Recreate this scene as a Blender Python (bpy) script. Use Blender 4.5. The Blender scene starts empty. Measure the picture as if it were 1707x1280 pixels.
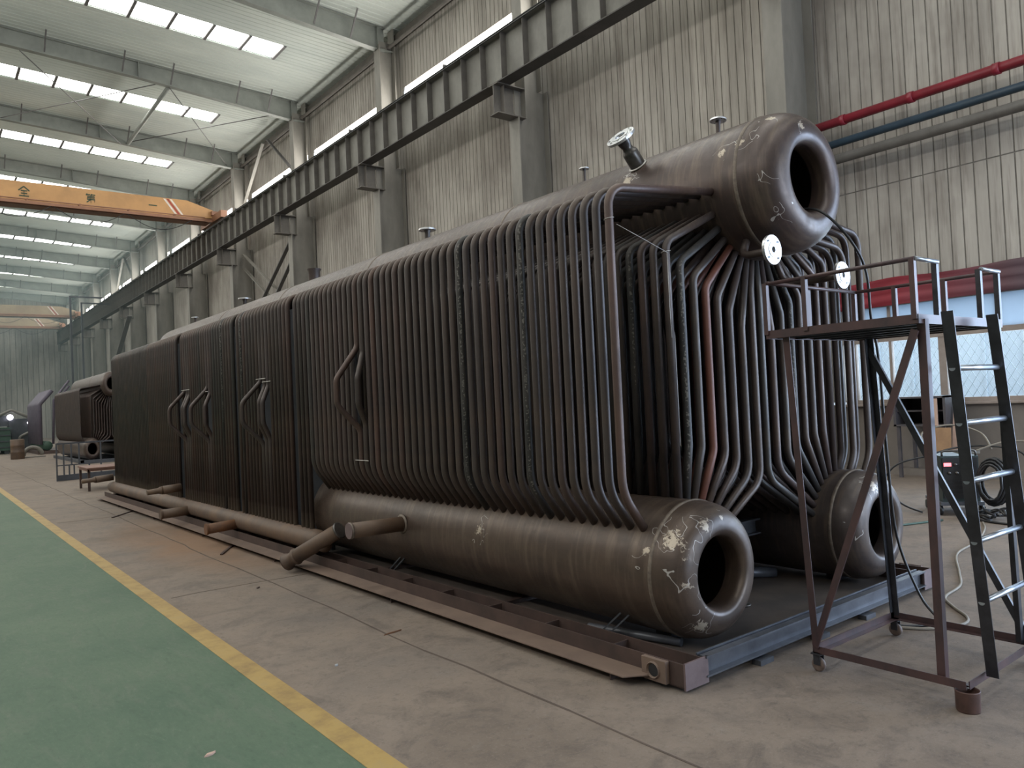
import bpy, math, random
from mathutils import Vector, Matrix
random.seed(7)
sc = bpy.context.scene
COL = sc.collection
PI = math.pi

# ------------------------------------------------------------------ camera
cam = bpy.data.cameras.new('camera')
cam.sensor_width = 36.0
cam.lens = 36.0 * 1285.0 / 1707.0
cam.clip_end = 400
cam.clip_start = 0.05
cam_o = bpy.data.objects.new('camera', cam)
COL.objects.link(cam_o)
R = ((0.790, -0.0243, 0.613), (-0.612, 0.0461, 0.790))
ax = Vector(R[0]).normalized()
ay = Vector(R[1]); ay = (ay - ax * ay.dot(ax)).normalized()
az = ay.cross(ax)
if az.y > 0:
    az = -az
right = Vector((ax.x, ay.x, az.x)); down = Vector((ax.y, ay.y, az.y)); fwd = Vector((ax.z, ay.z, az.z))
up = -down
back = -fwd
cam_o.matrix_world = Matrix(((right.x, up.x, back.x, 0), (right.y, up.y, back.y, 0),
                             (right.z, up.z, back.z, 1.6), (0, 0, 0, 1)))
sc.camera = cam_o

# ------------------------------------------------------------------ world, light, exposure
W = bpy.data.worlds.new('world'); sc.world = W; W.use_nodes = True
bg = W.node_tree.nodes['Background']
bg.inputs[0].default_value = (0.72, 0.86, 1.0, 1)
bg.inputs[1].default_value = 4.5
sc.view_settings.view_transform = 'Standard'
sc.view_settings.look = 'None'
sc.view_settings.gamma = 1
sc.view_settings.use_curve_mapping = False
sc.view_settings.exposure = 0.0
SKY_E = 8.5        # daylight through the roof panels
CLR_E = 10.0         # daylight through the clerestory band


def area_light(name, loc, rot, sx, sy, power, color):
    l = bpy.data.lights.new(name, 'AREA'); l.shape = 'RECTANGLE'; l.size = sx; l.size_y = sy
    l.energy = power; l.color = color
    o = bpy.data.objects.new(name, l); COL.objects.link(o); o.location = loc; o.rotation_euler = rot
    return o


# daylight coming in through the big open gate in the near gable wall, behind the photographer
area_light('gate_daylight', (8.6, -9.4, 3.1), (PI / 2, 0, 0), 8.6, 5.8, 700, (0.66, 0.79, 1.0))
# daylight through the open side gate right of and behind the photographer
area_light('side_gate_daylight', (14.6, -3.6, 2.6), (0, PI / 2, 0), 5.2, 6.8, 1150, (0.55, 0.72, 1.0))
# daylight entering by the side windows next to the ladder
area_light('window_daylight', (14.5, 4.0, 2.15), (0, PI / 2, 0), 1.5, 7.0, 260, (0.75, 0.87, 1.0))

sc.cycles.max_bounces = 7
sc.cycles.diffuse_bounces = 4
sc.cycles.glossy_bounces = 3
sc.cycles.transparent_max_bounces = 12
sc.cycles.volume_bounces = 0
sc.cycles.sample_clamp_indirect = 6


# ------------------------------------------------------------------ materials
def nmat(name):
    m = bpy.data.materials.new(name); m.use_nodes = True
    nt = m.node_tree
    return m, nt, nt.nodes['Principled BSDF']


def N(nt, typ, **kw):
    n = nt.nodes.new(typ)
    for k, v in kw.items():
        if k.startswith('i_'):
            n.inputs[int(k[2:])].default_value = v
        elif k in n.inputs.keys() if not hasattr(n, k) else False:
            n.inputs[k].default_value = v
        else:
            setattr(n, k, v)
    return n


def ramp(nt, fac, stops):
    r = nt.nodes.new('ShaderNodeValToRGB')
    el = r.color_ramp.elements
    while len(el) < len(stops):
        el.new(0.5)
    for e, (p, c) in zip(el, stops):
        e.position = p
        e.color = tuple(c) + ((1,) if len(c) == 3 else ())
    nt.links.new(fac, r.inputs[0])
    return r.outputs[0]


def mixc(nt, fac, a, b, blend='MIX'):
    m = nt.nodes.new('ShaderNodeMix'); m.data_type = 'RGBA'; m.blend_type = blend
    for sock, v in ((m.inputs[0], fac), (m.inputs[6], a), (m.inputs[7], b)):
        if hasattr(v, 'is_linked'):
            nt.links.new(v, sock)
        elif isinstance(v, (int, float)):
            sock.default_value = v
        else:
            sock.default_value = tuple(v) + ((1,) if len(v) == 3 else ())
    return m.outputs[2]


def noise(nt, scale, detail=4, rough=0.6, coord='Object', stretch=(1, 1, 1), dist=0.0):
    tc = nt.nodes.new('ShaderNodeTexCoord')
    mp = nt.nodes.new('ShaderNodeMapping'); mp.inputs['Scale'].default_value = stretch
    nt.links.new(tc.outputs[coord], mp.inputs[0])
    n = nt.nodes.new('ShaderNodeTexNoise')
    n.inputs['Scale'].default_value = scale; n.inputs['Detail'].default_value = detail
    n.inputs['Roughness'].default_value = rough; n.inputs['Distortion'].default_value = dist
    nt.links.new(mp.outputs[0], n.inputs[0])
    return n.outputs[0]


def math_(nt, op, a, b=None):
    m = nt.nodes.new('ShaderNodeMath'); m.operation = op
    for s, v in ((m.inputs[0], a), (m.inputs[1], b)):
        if v is None:
            continue
        if hasattr(v, 'is_linked'):
            nt.links.new(v, s)
        else:
            s.default_value = v
    return m.outputs[0]


def bump(nt, bs, h, strength=0.3, dist=0.01):
    b = nt.nodes.new('ShaderNodeBump'); b.inputs['Strength'].default_value = strength
    b.inputs['Distance'].default_value = dist
    nt.links.new(h, b.inputs['Height']); nt.links.new(b.outputs[0], bs.inputs['Normal'])


def simple(name, c1, c2=None, rough=0.6, metal=0.0, scale=6, stretch=(1, 1, 1), bmp=0.0, contrast=(0.35, 0.65)):
    m, nt, bs = nmat(name)
    bs.inputs['Roughness'].default_value = rough
    bs.inputs['Metallic'].default_value = metal
    if c2 is None:
        c2 = tuple(x * 0.75 for x in c1)
    f = noise(nt, scale, 5, 0.65, 'Object', stretch)
    nt.links.new(ramp(nt, f, [(contrast[0], c2), (contrast[1], c1)]), bs.inputs['Base Color'])
    if bmp:
        bump(nt, bs, f, bmp, 0.01)
    return m


def emis(name, col, s):
    m, nt, bs = nmat(name)
    bs.inputs['Base Color'].default_value = (0.8, 0.8, 0.8, 1)
    bs.inputs['Emission Color'].default_value = tuple(col) + (1,)
    bs.inputs['Emission Strength'].default_value = s
    return m


M = {}
# boiler tubes: every tube gets its own tone through the object random value
def tube_mat(name, tones, rough=0.42, flecks=True):
    m, nt, bs = nmat(name)
    oi = nt.nodes.new('ShaderNodeObjectInfo')
    base = ramp(nt, oi.outputs['Random'], tones)
    r = [n for n in nt.nodes if n.type == 'VALTORGB'][-1]; r.color_ramp.interpolation = 'LINEAR'
    f = noise(nt, 9, 6, 0.7, 'Object', (1, 1, 0.35))
    c = mixc(nt, ramp(nt, f, [(0.38, (0, 0, 0)), (0.7, (0.6, 0.6, 0.6))]), base, (0.024, 0.021, 0.022))
    f2 = noise(nt, 3, 4, 0.6)
    c = mixc(nt, ramp(nt, f2, [(0.5, (0, 0, 0)), (0.8, (0.55, 0.55, 0.55))]), c, (0.110, 0.072, 0.048))
    tc = nt.nodes.new('ShaderNodeTexCoord'); sx = nt.nodes.new('ShaderNodeSeparateXYZ')
    nt.links.new(tc.outputs['Object'], sx.inputs[0])
    zf = math_(nt, 'ADD', sx.outputs['Z'], math_(nt, 'MULTIPLY', f2, 0.35))
    c = mixc(nt, ramp(nt, zf, [(0.50, (0.75, 0.75, 0.75)), (0.70, (0, 0, 0))]), c, (0.27, 0.235, 0.195))
    nt.links.new(c, bs.inputs['Base Color'])
    bs.inputs['Metallic'].default_value = 0.25
    nt.links.new(ramp(nt, f, [(0.3, (rough - .08,) * 3), (0.8, (rough + .2,) * 3)]), bs.inputs['Roughness'])
    return m


TONES = [(0.0, (0.062, 0.048, 0.043)), (0.3, (0.080, 0.058, 0.050)), (0.5, (0.050, 0.047, 0.044)),
         (0.7, (0.085, 0.056, 0.049)), (0.88, (0.064, 0.052, 0.050)), (1.0, (0.105, 0.062, 0.050))]
M['tube'] = tube_mat('tube_steel', TONES)
M['tube_red'] = simple('red_oxide_tube', (0.165, 0.062, 0.042), (0.12, 0.05, 0.036), 0.5, 0.1, 5)


def drum_mat(name, spots, base1=(0.092, 0.064, 0.053), base2=(0.046, 0.034, 0.032), rough=0.36, rings=True):
    """brown mill-scaled plate with chalky scuffed patches at given object-space points"""
    m, nt, bs = nmat(name)
    tc = nt.nodes.new('ShaderNodeTexCoord')
    f = noise(nt, 3.5, 7, 0.7, 'Object', (1, 0.5, 1))
    c = ramp(nt, f, [(0.3, base2), (0.7, base1)])
    # grinding bands running round the drum
    g = noise(nt, 9, 4, 0.6, 'Object', (0.25, 2.2, 0.25))
    c = mixc(nt, ramp(nt, g, [(0.48, (0, 0, 0)), (0.68, (0.7, 0.7, 0.7))]), c, (0.135, 0.100, 0.076))
    d = noise(nt, 26, 5, 0.8)
    c = mixc(nt, ramp(nt, d, [(0.58, (0, 0, 0)), (0.78, (0.4, 0.4, 0.4))]), c, (0.045, 0.036, 0.034))
    w = noise(nt, 22, 5, 0.75, 'Object', (1, 1, 1), 1.2)
    tot = None
    for (x, y, z, rad) in spots:
        dn = nt.nodes.new('ShaderNodeVectorMath'); dn.operation = 'DISTANCE'
        nt.links.new(tc.outputs['Object'], dn.inputs[0]); dn.inputs[1].default_value = (x, y, z)
        a = math_(nt, 'DIVIDE', dn.outputs['Value'], rad)
        a = math_(nt, 'SUBTRACT', 1.0, a)
        tot = a if tot is None else math_(nt, 'MAXIMUM', tot, a)
    if tot is not None:
        v = math_(nt, 'ADD', tot, math_(nt, 'MULTIPLY', math_(nt, 'SUBTRACT', w, 0.5), 2.6))
        v = math_(nt, 'MULTIPLY', v, math_(nt, 'GREATER_THAN', tot, 0.0))
        mask = ramp(nt, v, [(0.52, (0, 0, 0)), (0.60, (1, 1, 1))])
        c = mixc(nt, mask, c, (0.42, 0.36, 0.29))
        w2 = noise(nt, 9, 1, 0.3, 'Object', (1, 1, 1), 0.6)
        ln = math_(nt, 'LESS_THAN', math_(nt, 'ABSOLUTE', math_(nt, 'SUBTRACT', w2, 0.5)), 0.007)
        ln = math_(nt, 'MULTIPLY', ln, math_(nt, 'GREATER_THAN', tot, -0.45))
        c = mixc(nt, math_(nt, 'MULTIPLY', ln, 0.8), c, (0.46, 0.44, 0.42))
    nt.links.new(c, bs.inputs['Base Color'])
    bs.inputs['Metallic'].default_value = 0.3
    nt.links.new(ramp(nt, d, [(0.3, (rough - .06,) * 3), (0.75, (rough + .16,) * 3)]), bs.inputs['Roughness'])
    bump(nt, bs, d, 0.08, 0.004)
    return m


M['weld'] = simple('weld_seam', (0.19, 0.155, 0.125), (0.11, 0.09, 0.075), 0.55, 0.3, 30)
M['drum_plain'] = drum_mat('drum_plate', [])
M['rust_pipe'] = simple('rusty_header', (0.15, 0.095, 0.062), (0.085, 0.06, 0.047), 0.6, 0.1, 3, (1, 1, 1), 0.05)
M['rust_orange'] = simple('orange_rust', (0.20, 0.09, 0.04), (0.115, 0.06, 0.036), 0.75, 0.0, 7)
M['machined'] = simple('machined_flange', (0.72, 0.73, 0.74), (0.60, 0.61, 0.63), 0.32, 0.85, 14)
M['flange_dark'] = simple('oiled_flange', (0.16, 0.15, 0.145), (0.08, 0.075, 0.07), 0.35, 0.7, 12)
M['frame'] = simple('brown_skid_steel', (0.095, 0.062, 0.054), (0.055, 0.039, 0.036), 0.5, 0.2, 4, (1, 1, 1), 0.05)
M['frame_lilac'] = simple('primed_end_plate', (0.165, 0.12, 0.122), (0.12, 0.085, 0.088), 0.55, 0.1, 8)
M['frame_grey'] = simple('grey_channel_steel', (0.115, 0.122, 0.140), (0.072, 0.076, 0.09), 0.4, 0.4, 6)
M['deck'] = simple('dusty_deck_plate', (0.12, 0.096, 0.082), (0.07, 0.06, 0.054), 0.62, 0.1, 2.5)
M['ledge'] = simple('dusty_ledge', (0.17, 0.118, 0.09), (0.125, 0.086, 0.068), 0.7, 0.0, 3)
M['ladder'] = simple('maroon_painted_steel', (0.095, 0.054, 0.054), (0.05, 0.036, 0.04), 0.42, 0.15, 7, (1, 1, 0.5), 0.04)
M['ladder_dark'] = simple('dark_angle_steel', (0.055, 0.057, 0.068), (0.03, 0.031, 0.037), 0.38, 0.4, 8)
M['rung'] = simple('galvanised_tube', (0.42, 0.46, 0.52), (0.30, 0.33, 0.38), 0.32, 0.8, 12)
M['rubber'] = simple('black_rubber', (0.02, 0.021, 0.024), (0.012, 0.012, 0.014), 0.4, 0, 8)
M['caster'] = simple('worn_caster', (0.20, 0.15, 0.13), (0.11, 0.08, 0.07), 0.6, 0.1, 20)
M['pot'] = simple('rusty_brown_can', (0.13, 0.072, 0.06), (0.075, 0.045, 0.04), 0.5, 0.2, 10)
M['cord_tan'] = simple('tan_hose', (0.25, 0.22, 0.18), None, 0.6)
M['bright_wire'] = simple('bright_wire', (0.6, 0.58, 0.55), None, 0.4, 0.4)
M['column'] = simple('grey_paint', (0.235, 0.222, 0.198), (0.165, 0.156, 0.138), 0.55, 0.0, 1.6, (1, 1, 0.35))
M['beam_green'] = simple('grey_green_paint', (0.25, 0.265, 0.24), (0.18, 0.19, 0.175), 0.5, 0.0, 1.2)
M['runway'] = simple('runway_paint', (0.20, 0.195, 0.175), (0.125, 0.12, 0.108), 0.5, 0.05, 1.3, (1, 1, 0.6))
M['flange_dirty'] = simple('dirty_flange', (0.055, 0.048, 0.044), (0.035, 0.032, 0.03), 0.6, 0, 2)
M['stiff'] = simple('stiffener_paint', (0.12, 0.108, 0.095), (0.08, 0.072, 0.065), 0.6, 0, 2)
M['brace'] = simple('brace_steel', (0.12, 0.115, 0.115), (0.09, 0.085, 0.085), 0.6)
M['orange'] = simple('crane_orange', (0.50, 0.275, 0.11), (0.40, 0.22, 0.09), 0.5, 0, 1.0)
M['orange_dark'] = simple('crane_orange_dirty', (0.27, 0.125, 0.07), (0.20, 0.095, 0.055), 0.55, 0, 1.5)
M['cream'] = simple('faded_crane_paint', (0.33, 0.25, 0.16), (0.26, 0.19, 0.125), 0.55, 0, 1.0)
M['char'] = simple('dark_green_lettering', (0.03, 0.06, 0.035), None, 0.6)
M['stripe_w'] = simple('white_stripe', (0.75, 0.68, 0.62), None, 0.6)
M['stripe_r'] = simple('red_stripe', (0.36, 0.05, 0.04), None, 0.6)
M['red_pipe'] = simple('red_fire_pipe', (0.24, 0.016, 0.032), (0.17, 0.014, 0.024), 0.4, 0, 3)
M['blue_pipe'] = simple('blue_pipe_paint', (0.035, 0.065, 0.10), (0.025, 0.045, 0.07), 0.4, 0, 3)
M['grey_pipe'] = simple('grey_pipe_paint', (0.16, 0.155, 0.15), (0.11, 0.105, 0.10), 0.5, 0, 3)
M['window_frame'] = simple('pale_window_frame', (0.30, 0.25, 0.22), (0.24, 0.195, 0.17), 0.6, 0, 5)
M['white_frame'] = simple('white_window_frame', (0.75, 0.78, 0.80), (0.65, 0.68, 0.70), 0.5, 0, 5)
M['grille'] = simple('grille_wire', (0.30, 0.34, 0.36), None, 0.5, 0.3)
M['cabinet'] = simple('dark_cabinet', (0.075, 0.068, 0.075), (0.05, 0.045, 0.05), 0.6, 0, 6)
M['plank'] = simple('pale_plank', (0.52, 0.36, 0.29), (0.40, 0.27, 0.22), 0.7, 0, 5, (1, 1, 0.15))
M['plank_orange'] = simple('orange_board', (0.36, 0.22, 0.12), (0.27, 0.16, 0.09), 0.7, 0, 4)
M['green_case'] = simple('dark_green_case', (0.035, 0.055, 0.055), (0.022, 0.034, 0.034), 0.45, 0.1, 8)
M['led'] = emis('red_display', (1.0, 0.03, 0.06), 2.2)
M['glow_spot'] = emis('spot_glow', (0.95, 0.9, 1.0), 6.0)  # glow painted for reflection spots on the far machine
M['paper'] = simple('grey_rag', (0.4, 0.42, 0.44), None, 0.8)
M['concrete_low'] = simple('painted_dado', (0.20, 0.175, 0.155), (0.155, 0.135, 0.12), 0.75, 0, 1.3, (1, 1, 1), 0.05)
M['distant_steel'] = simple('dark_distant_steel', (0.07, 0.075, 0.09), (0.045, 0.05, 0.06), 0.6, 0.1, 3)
M['green_tank'] = simple('dark_green_tank', (0.035, 0.085, 0.06), (0.03, 0.06, 0.045), 0.5, 0, 2)
M['rust_table'] = simple('rusty_red_table', (0.22, 0.12, 0.095), (0.16, 0.09, 0.07), 0.6, 0, 4)
M['purple_panel'] = simple('purple_grey_panel', (0.11, 0.095, 0.13), (0.08, 0.07, 0.10), 0.6, 0, 3)
M['outside'] = simple('outside_cladding', (0.62, 0.68, 0.74), (0.5, 0.56, 0.62), 0.8, 0, 0.6)
M['sky_panel'] = emis('roof_daylight_panel', (1.0, 1.0, 0.95), SKY_E)
M['clr_panel'] = emis('clerestory_daylight_panel', (1.0, 0.97, 0.90), CLR_E)

# printed white stencil marks of some tubes, too worn to read
def stencil_mat():
    m, nt, bs = nmat('stencilled_tube')
    f = noise(nt, 9, 5, 0.7, 'Object', (1, 1, 0.35))
    c = ramp(nt, f, [(0.35, (0.022, 0.022, 0.022)), (0.7, (0.055, 0.048, 0.045))])
    s = noise(nt, 60, 2, 0.5, 'Object', (1, 1, 1))
    tc = nt.nodes.new('ShaderNodeTexCoord'); sx = nt.nodes.new('ShaderNodeSeparateXYZ')
    nt.links.new(tc.outputs['Normal'], sx.inputs[0])
    side = math_(nt, 'GREATER_THAN', math_(nt, 'ADD', math_(nt, 'MULTIPLY', sx.outputs['Y'], -0.72), math_(nt, 'MULTIPLY', sx.outputs['X'], -0.69)), 0.93)
    v = math_(nt, 'MULTIPLY', side, ramp(nt, s, [(0.54, (0, 0, 0)), (0.58, (0.6, 0.6, 0.6))]))
    c = mixc(nt, v, c, (0.22, 0.21, 0.19))
    nt.links.new(c, bs.inputs['Base Color'])
    bs.inputs['Roughness'].default_value = 0.5; bs.inputs['Metallic'].default_value = 0.2
    return m


M['tube_print'] = stencil_mat()


def wall_mat():
    m, nt, bs = nmat('ribbed_cladding')
    f = noise(nt, 1.1, 6, 0.7, 'Object', (1, 1, 0.12))
    g = noise(nt, 0.35, 5, 0.65, 'Object', (1, 1, 0.8))
    h = noise(nt, 7, 4, 0.7, 'Object', (1, 1, 0.06))
    c = ramp(nt, f, [(0.3, (0.26, 0.24, 0.215)), (0.7, (0.46, 0.43, 0.39))])
    c = mixc(nt, ramp(nt, g, [(0.48, (0, 0, 0)), (0.68, (0.75, 0.75, 0.75))]), c, (0.16, 0.138, 0.122))
    c = mixc(nt, ramp(nt, h, [(0.50, (0, 0, 0)), (0.7, (0.6, 0.6, 0.6))]), c, (0.115, 0.094, 0.08))
    nt.links.new(c, bs.inputs['Base Color']); bs.inputs['Roughness'].default_value = 0.65
    return m


M['wall'] = wall_mat()
M['groove'] = simple('panel_joint', (0.21, 0.195, 0.175), (0.15, 0.138, 0.122), 0.8)


def roof_mat():
    m, nt, bs = nmat('roof_sheet')
    f = noise(nt, 0.5, 5, 0.6, 'Object', (0.4, 1, 1))
    g = noise(nt, 3, 3, 0.6, 'Object', (0.05, 1.5, 1))
    c = ramp(nt, f, [(0.3, (0.46, 0.50, 0.475)), (0.7, (0.60, 0.63, 0.585))])
    c = mixc(nt, ramp(nt, g, [(0.5, (0, 0, 0)), (0.8, (0.4, 0.4, 0.4))]), c, (0.44, 0.48, 0.46))
    nt.links.new(c, bs.inputs['Base Color']); bs.inputs['Roughness'].default_value = 0.7
    return m


M['roof'] = roof_mat()


def floor_mats():
    m, nt, bs = nmat('dusty_concrete')
    a = noise(nt, 0.55, 6, 0.65)
    b = noise(nt, 3.2, 7, 0.75, 'Object', (1, 1, 1), 0.6)
    c_ = noise(nt, 16, 8, 0.85)
    e_ = noise(nt, 60, 4, 0.8)
    c = ramp(nt, a, [(0.3, (0.130, 0.100, 0.078)), (0.5, (0.205, 0.162, 0.130)), (0.68, (0.150, 0.125, 0.108))])
    c = mixc(nt, ramp(nt, b, [(0.36, (0.6, 0.6, 0.6)), (0.52, (0, 0, 0))]), c, (0.085, 0.067, 0.057))
    c = mixc(nt, ramp(nt, b, [(0.6, (0, 0, 0)), (0.8, (0.6, 0.6, 0.6))]), c, (0.24, 0.215, 0.195))
    c = mixc(nt, ramp(nt, c_, [(0.52, (0, 0, 0)), (0.66, (0.6, 0.6, 0.6))]), c, (0.075, 0.06, 0.052))
    c = mixc(nt, ramp(nt, e_, [(0.55, (0, 0, 0)), (0.72, (0.5, 0.5, 0.5))]), c, (0.27, 0.235, 0.205))
    # orange rust stain beside the skid
    r = noise(nt, 1.3, 4, 0.6)
    tc = nt.nodes.new('ShaderNodeTexCoord')
    dn = nt.nodes.new('ShaderNodeVectorMath'); dn.operation = 'DISTANCE'
    mp = nt.nodes.new('ShaderNodeMapping'); mp.inputs['Scale'].default_value = (1.0, 0.28, 1)
    nt.links.new(tc.outputs['Object'], mp.inputs[0]); nt.links.new(mp.outputs[0], dn.inputs[0])
    dn.inputs[1].default_value = (2.75, 10.4 * 0.28, 0)
    v = math_(nt, 'MULTIPLY', math_(nt, 'SUBTRACT', 1.0, dn.outputs['Value']), math_(nt, 'MULTIPLY', r, 1.6))
    c = mixc(nt, ramp(nt, v, [(0.1, (0, 0, 0)), (0.6, (0.6, 0.6, 0.6))]), c, (0.24, 0.125, 0.06))
    nt.links.new(c, bs.inputs['Base Color'])
    nt.links.new(ramp(nt, b, [(0.3, (0.68,) * 3), (0.7, (0.9,) * 3)]), bs.inputs['Roughness'])
    bump(nt, bs, c_, 0.45, 0.008)
    M['concrete'] = m
    m, nt, bs = nmat('green_floor_paint')
    a = noise(nt, 0.8, 6, 0.65)
    b = noise(nt, 5, 7, 0.75, 'Object', (1.6, 0.5, 1), 0.8)
    c = ramp(nt, a, [(0.3, (0.050, 0.095, 0.060)), (0.7, (0.090, 0.134, 0.086))])
    c = mixc(nt, ramp(nt, b, [(0.5, (0, 0, 0)), (0.75, (0.6, 0.6, 0.6))]), c, (0.125, 0.138, 0.108))
    c = mixc(nt, ramp(nt, b, [(0.3, (0.5, 0.5, 0.5)), (0.45, (0, 0, 0))]), c, (0.042, 0.072, 0.047))
    d_ = noise(nt, 28, 6, 0.85, 'Object', (1.5, .5, 1))
    c = mixc(nt, ramp(nt, d_, [(0.52, (0, 0, 0)), (0.7, (0.5, 0.5, 0.5))]), c, (0.035, 0.055, 0.038))
    c = mixc(nt, ramp(nt, d_, [(0.3, (0.45, 0.45, 0.45)), (0.45, (0, 0, 0))]), c, (0.16, 0.185, 0.14))
    nt.links.new(c, bs.inputs['Base Color']); bs.inputs['Roughness'].default_value = 0.72
    bump(nt, bs, b, 0.08, 0.004)
    M['green_floor'] = m
    m, nt, bs = nmat('yellow_line_paint')
    a = noise(nt, 4, 6, 0.7)
    c = ramp(nt, a, [(0.35, (0.24, 0.155, 0.055)), (0.55, (0.35, 0.235, 0.075)), (0.8, (0.28, 0.21, 0.11))])
    nt.links.new(c, bs.inputs['Base Color']); bs.inputs['Roughness'].default_value = 0.6
    M['yellow'] = m


floor_mats()


def glass_mat():
    m, nt, bs = nmat('window_glass')
    out = [n for n in nt.nodes if n.type == 'OUTPUT_MATERIAL'][0]
    tr = nt.nodes.new('ShaderNodeBsdfTransparent'); tr.inputs[0].default_value = (0.93, 0.97, 0.99, 1)
    gl = nt.nodes.new('ShaderNodeBsdfGlossy'); gl.inputs['Roughness'].default_value = 0.03
    fr = nt.nodes.new('ShaderNodeFresnel'); fr.inputs[0].default_value = 1.45
    mx = nt.nodes.new('ShaderNodeMixShader')
    nt.links.new(fr.outputs[0], mx.inputs[0]); nt.links.new(tr.outputs[0], mx.inputs[1]); nt.links.new(gl.outputs[0], mx.inputs[2])
    nt.links.new(mx.outputs[0], out.inputs[0])
    return m


def frosted_mat():
    m, nt, bs = nmat('frosted_pane')
    out = [n for n in nt.nodes if n.type == 'OUTPUT_MATERIAL'][0]
    tr = nt.nodes.new('ShaderNodeBsdfTranslucent'); tr.inputs[0].default_value = (0.36, 0.42, 0.48, 1)
    d = nt.nodes.new('ShaderNodeBsdfDiffuse'); d.inputs[0].default_value = (0.5, 0.55, 0.6, 1)
    mx = nt.nodes.new('ShaderNodeMixShader'); mx.inputs[0].default_value = 0.35
    nt.links.new(tr.outputs[0], mx.inputs[1]); nt.links.new(d.outputs[0], mx.inputs[2])
    nt.links.new(mx.outputs[0], out.inputs[0])
    return m


def cloth_mat():
    m, nt, bs = nmat('red_banner_cloth')
    f = noise(nt, 0.5, 3, 0.5, 'Object', (1, 1, 1))
    tc = nt.nodes.new('ShaderNodeTexCoord'); sx = nt.nodes.new('ShaderNodeSeparateXYZ')
    nt.links.new(tc.outputs['Object'], sx.inputs[0])
    v = math_(nt, 'ADD', math_(nt, 'MULTIPLY', sx.outputs['Y'], 0.2), math_(nt, 'MULTIPLY', f, 0.3))
    c = ramp(nt, v, [(0.95, (0.115, 0.075, 0.080)), (1.0, (0.30, 0.045, 0.055))])
    c = ramp(nt, math_(nt, 'MULTIPLY', v, 0.5), [(0.54, (0.085, 0.050, 0.062)), (0.74, (0.24, 0.022, 0.035))])
    nt.links.new(c, bs.inputs['Base Color']); bs.inputs['Roughness'].default_value = 0.7
    return m


M['glass'] = glass_mat(); M['frosted'] = frosted_mat(); M['cloth'] = cloth_mat()


# ------------------------------------------------------------------ mesh helpers
def fillet(pts, rad, seg=6):
    """polyline with rounded corners"""
    P = [Vector(p) for p in pts]
    out = [P[0]]
    for i in range(1, len(P) - 1):
        a, b, c = P[i - 1], P[i], P[i + 1]
        r = rad[i - 1] if isinstance(rad, (list, tuple)) else rad
        u = (a - b); v = (c - b)
        lu, lv = u.length, v.length
        u.normalize(); v.normalize()
        ang = u.angle(v)
        if ang > PI - 0.03 or r <= 0:
            out.append(b); continue
        t = r / math.tan(ang / 2)
        t = min(t, lu * 0.49, lv * 0.49)
        rr = t * math.tan(ang / 2)
        ctr = b + (u + v).normalized() * (rr / math.sin(ang / 2))
        s = b + u * t - ctr; e = b + v * t - ctr
        w = s.angle(e)
        for k in range(seg + 1):
            f = k / seg
            out.append(ctr + (s * math.sin((1 - f) * w) + e * math.sin(f * w)) / math.sin(w))
    out.append(P[-1])
    return out


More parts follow.
